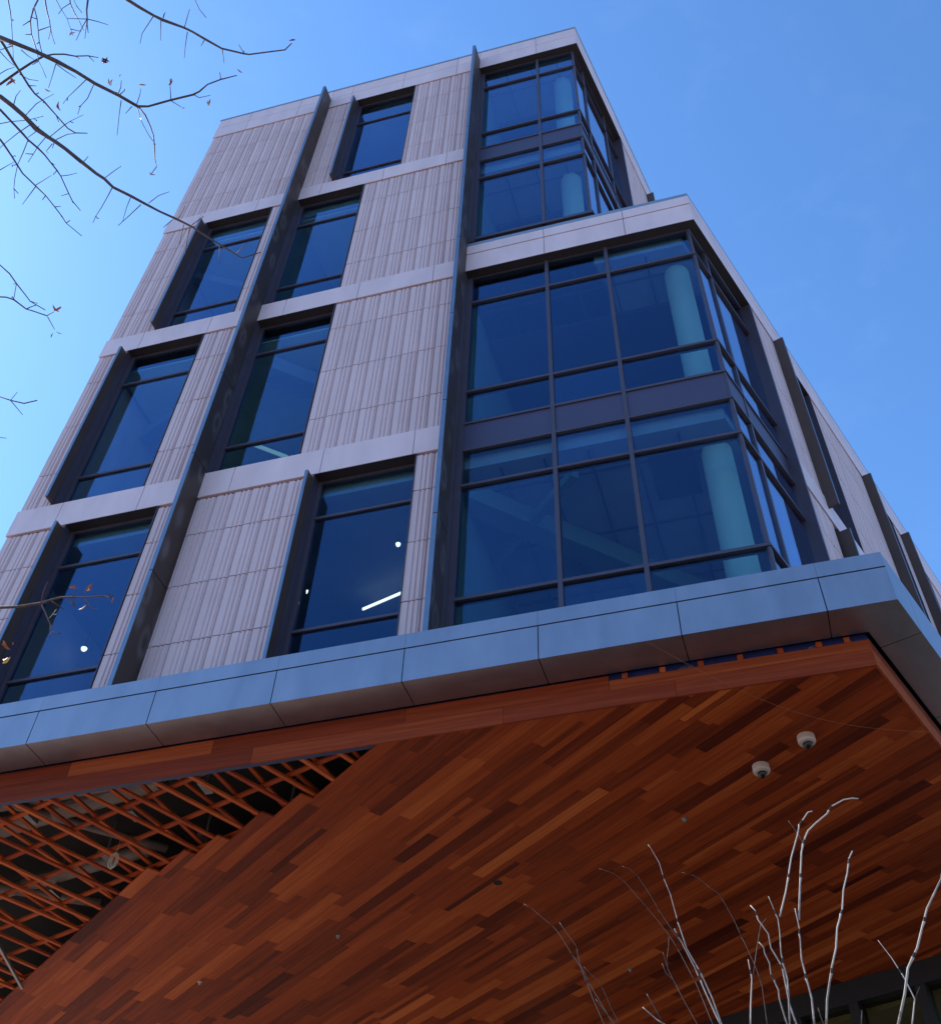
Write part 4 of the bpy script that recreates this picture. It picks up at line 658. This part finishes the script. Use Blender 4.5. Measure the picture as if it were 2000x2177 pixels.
for gi, (tr, r0, r1, L_) in enumerate(TREE):
    P_ = [Vector(p) for p in L_]; mb = MB(); thick = r0 > .0036
    # refine the line a little so it bends softly and keeps small kinks
    Q = [P_[0]]
    for i in range(len(P_)-1):
        a, b_ = P_[i], P_[i+1]; mlen = (b_-a).length; k = max(1, int(mlen/.07))
        for q in range(1, k+1):
            p = a.lerp(b_, q/k)
            if q < k: p += Vector((rr.uniform(-1, 1), rr.uniform(-1, 1), rr.uniform(-1, 1)))*min(.007, r0*1.1)
            Q.append(p)
    N = len(Q); rs = [1.35*(r0+(r1-r0)*i/(N-1))*rr.uniform(.88, 1.18) for i in range(N)]
    mb.tube(Q, 0, 0, 7 if thick else 5, rs)
    if tr:   # join the limb back to the trunk, outside the view
        e = P_[0]; tz = max(2.0, min(6.4, e.z-1.7-.5*((e.x-TB.x)**2+(e.y-TB.y)**2)**.5+1.1)); kk = (tz-.1)/6.8*12; a = tpts[min(12, max(1, int(round(kk))))]
        d = (P_[0]-P_[1]).normalized(); out = e+d*.7; pts = [a, a.lerp(out, .5)+Vector((0, 0, -.12)), out, e+d*.35, e]
        mb.tube(pts, .032 if thick else .018, r0, 7, [max(.02, r0*2.2), max(.014, r0*1.7), r0*1.3, r0*1.12, r0])
    # short spur shoots
    for i in range(2, N-1):
        if rr.random() < (.62 if r0 < .006 else .3):
            d = (Q[i]-Q[i-1]).normalized(); x = d.cross(Vector((rr.uniform(-1, 1), rr.uniform(-1, 1), rr.uniform(-1, 1)))).normalized()
            ln = rr.uniform(.012, .05)*(2.2 if rr.random() < .16 else 1); e = Q[i]+(x+d*.5).normalized()*ln
            mb.tube([Q[i], e], .0031, .0018, 4)
            if rr.random() < .3: mb.tube([e-(e-Q[i])*.1, e+Vector((rr.uniform(-1, 1), rr.uniform(-1, 1), rr.uniform(-1, 1)))*.008], .002, .0022, 4)
    tp(mb, 'branch' if r0 > .0028 or tr else 'twig', M['bark'] if thick else M['twig'], smooth=True)
def leaf(mb, p, s, seed, fold=.9):
    s = s*1.4
    r = random.Random(seed); ax = Vector((r.uniform(-1, 1), r.uniform(-1, 1), r.uniform(-1.2, .3))).normalized(); sd = ax.cross(Vector((r.uniform(-1, 1), r.uniform(-1, 1), 1))).normalized(); nr = ax.cross(sd)
    NU, NV = 9, 5; vs = []
    for i in range(NU):
        t_ = i/(NU-1); w = .115*s*math.sin(math.pi*min(1, t_*1.02))**.8+.0006; curl = .35*s*math.sin(t_*2.2)
        for j in range(NV):
            q = (j/(NV-1)-.5)*2; aa = q*fold
            vs.append(Vector(p)+ax*(t_-.5)*s+sd*w*math.sin(aa)+nr*(w*(1-math.cos(aa))*1.6+curl*.5+r.uniform(-.02, .02)*s))
    mb.add(vs, [(i*NV+j, i*NV+j+1, (i+1)*NV+j+1, (i+1)*NV+j) for i in range(NU-1) for j in range(NV-1)])
for i, (p, s, c_) in enumerate(LEAVES):
    mb = MB(); n_ = 5 if c_ == 2 and s > .02 else (2 if s > .02 else 1)
    for k in range(n_): leaf(mb, Vector(p)+Vector((random.uniform(-1, 1), random.uniform(-1, 1), random.uniform(-1, 1)))*s*.22, s*(1.25 if n_ < 3 else .9), i*17+k+2, 1.2)
    tp(mb, 'leaf', M['leaf%d' % c_], smooth=True)
# ================================================================ pale bare shrub at lower right
SB = Vector((1.42, -5.85, .2))
shrub = tag(empty('bare_shrub', SB), 'tall bare shrub with pale jointed stems fanning up in front of the wood ceiling', 'shrub')
rr = random.Random(9)
for bi, (base, r0, r1, L_) in enumerate(SHRUB):
    P_ = [Vector(p) for p in L_]; mb = MB(); dy = rr.uniform(-.08, .08)
    Q = []
    for i in range(len(P_)-1):
        a, b_ = P_[i], P_[i+1]; k = max(1, int((b_-a).length/.012))
        for q in range(k): Q.append(a.lerp(b_, q/k))
    Q.append(P_[-1]); N = len(Q); rs = [.64*(r0+(r1-r0)*i/max(1, N-1)) for i in range(N)]
    nd = [False]*N
    step = 0; acc = 0
    for i in range(1, N):
        acc += (Q[i]-Q[i-1]).length
        if acc > rr.uniform(.09, .20): rs[i] *= 1.4; nd[i] = True; acc = 0; kick = Vector((rr.uniform(-1, 1), rr.uniform(-1, 1), 0))*.002; Q[i] = Q[i]+kick
    mb.tube(Q, 0, 0, 9, rs); side = rr.uniform(.4, .8)
    for i in range(N-1):
        side = min(1, max(.45, side+rr.uniform(-.09, .09)))
        for k in range(9): mb.t[i*9+k] = .02 if nd[i] else side
    if base:
        e, d = P_[0], (P_[0]-P_[1]).normalized(); ft = SB+Vector((rr.uniform(-.22, .22), rr.uniform(-.2, .2), -.05))
        p1 = e+d*.5; pts = []
        for i in range(9):
            t_ = i/8; pts.append((ft*(1-t_)**3)+(ft+Vector((0, 0, .9)))*3*t_*(1-t_)**2+p1*3*t_*t_*(1-t_)+e*t_**3)
        mb.tube(pts, 0, 0, 9, [0.64*r0*(1.9-.9*i/8) for i in range(9)])
    mb.v = [tuple(Vector(v)-SB) for v in mb.v]; mb.build('stem', M['stem' if r0 > .0026 else 'stem2'], shrub, smooth=True)
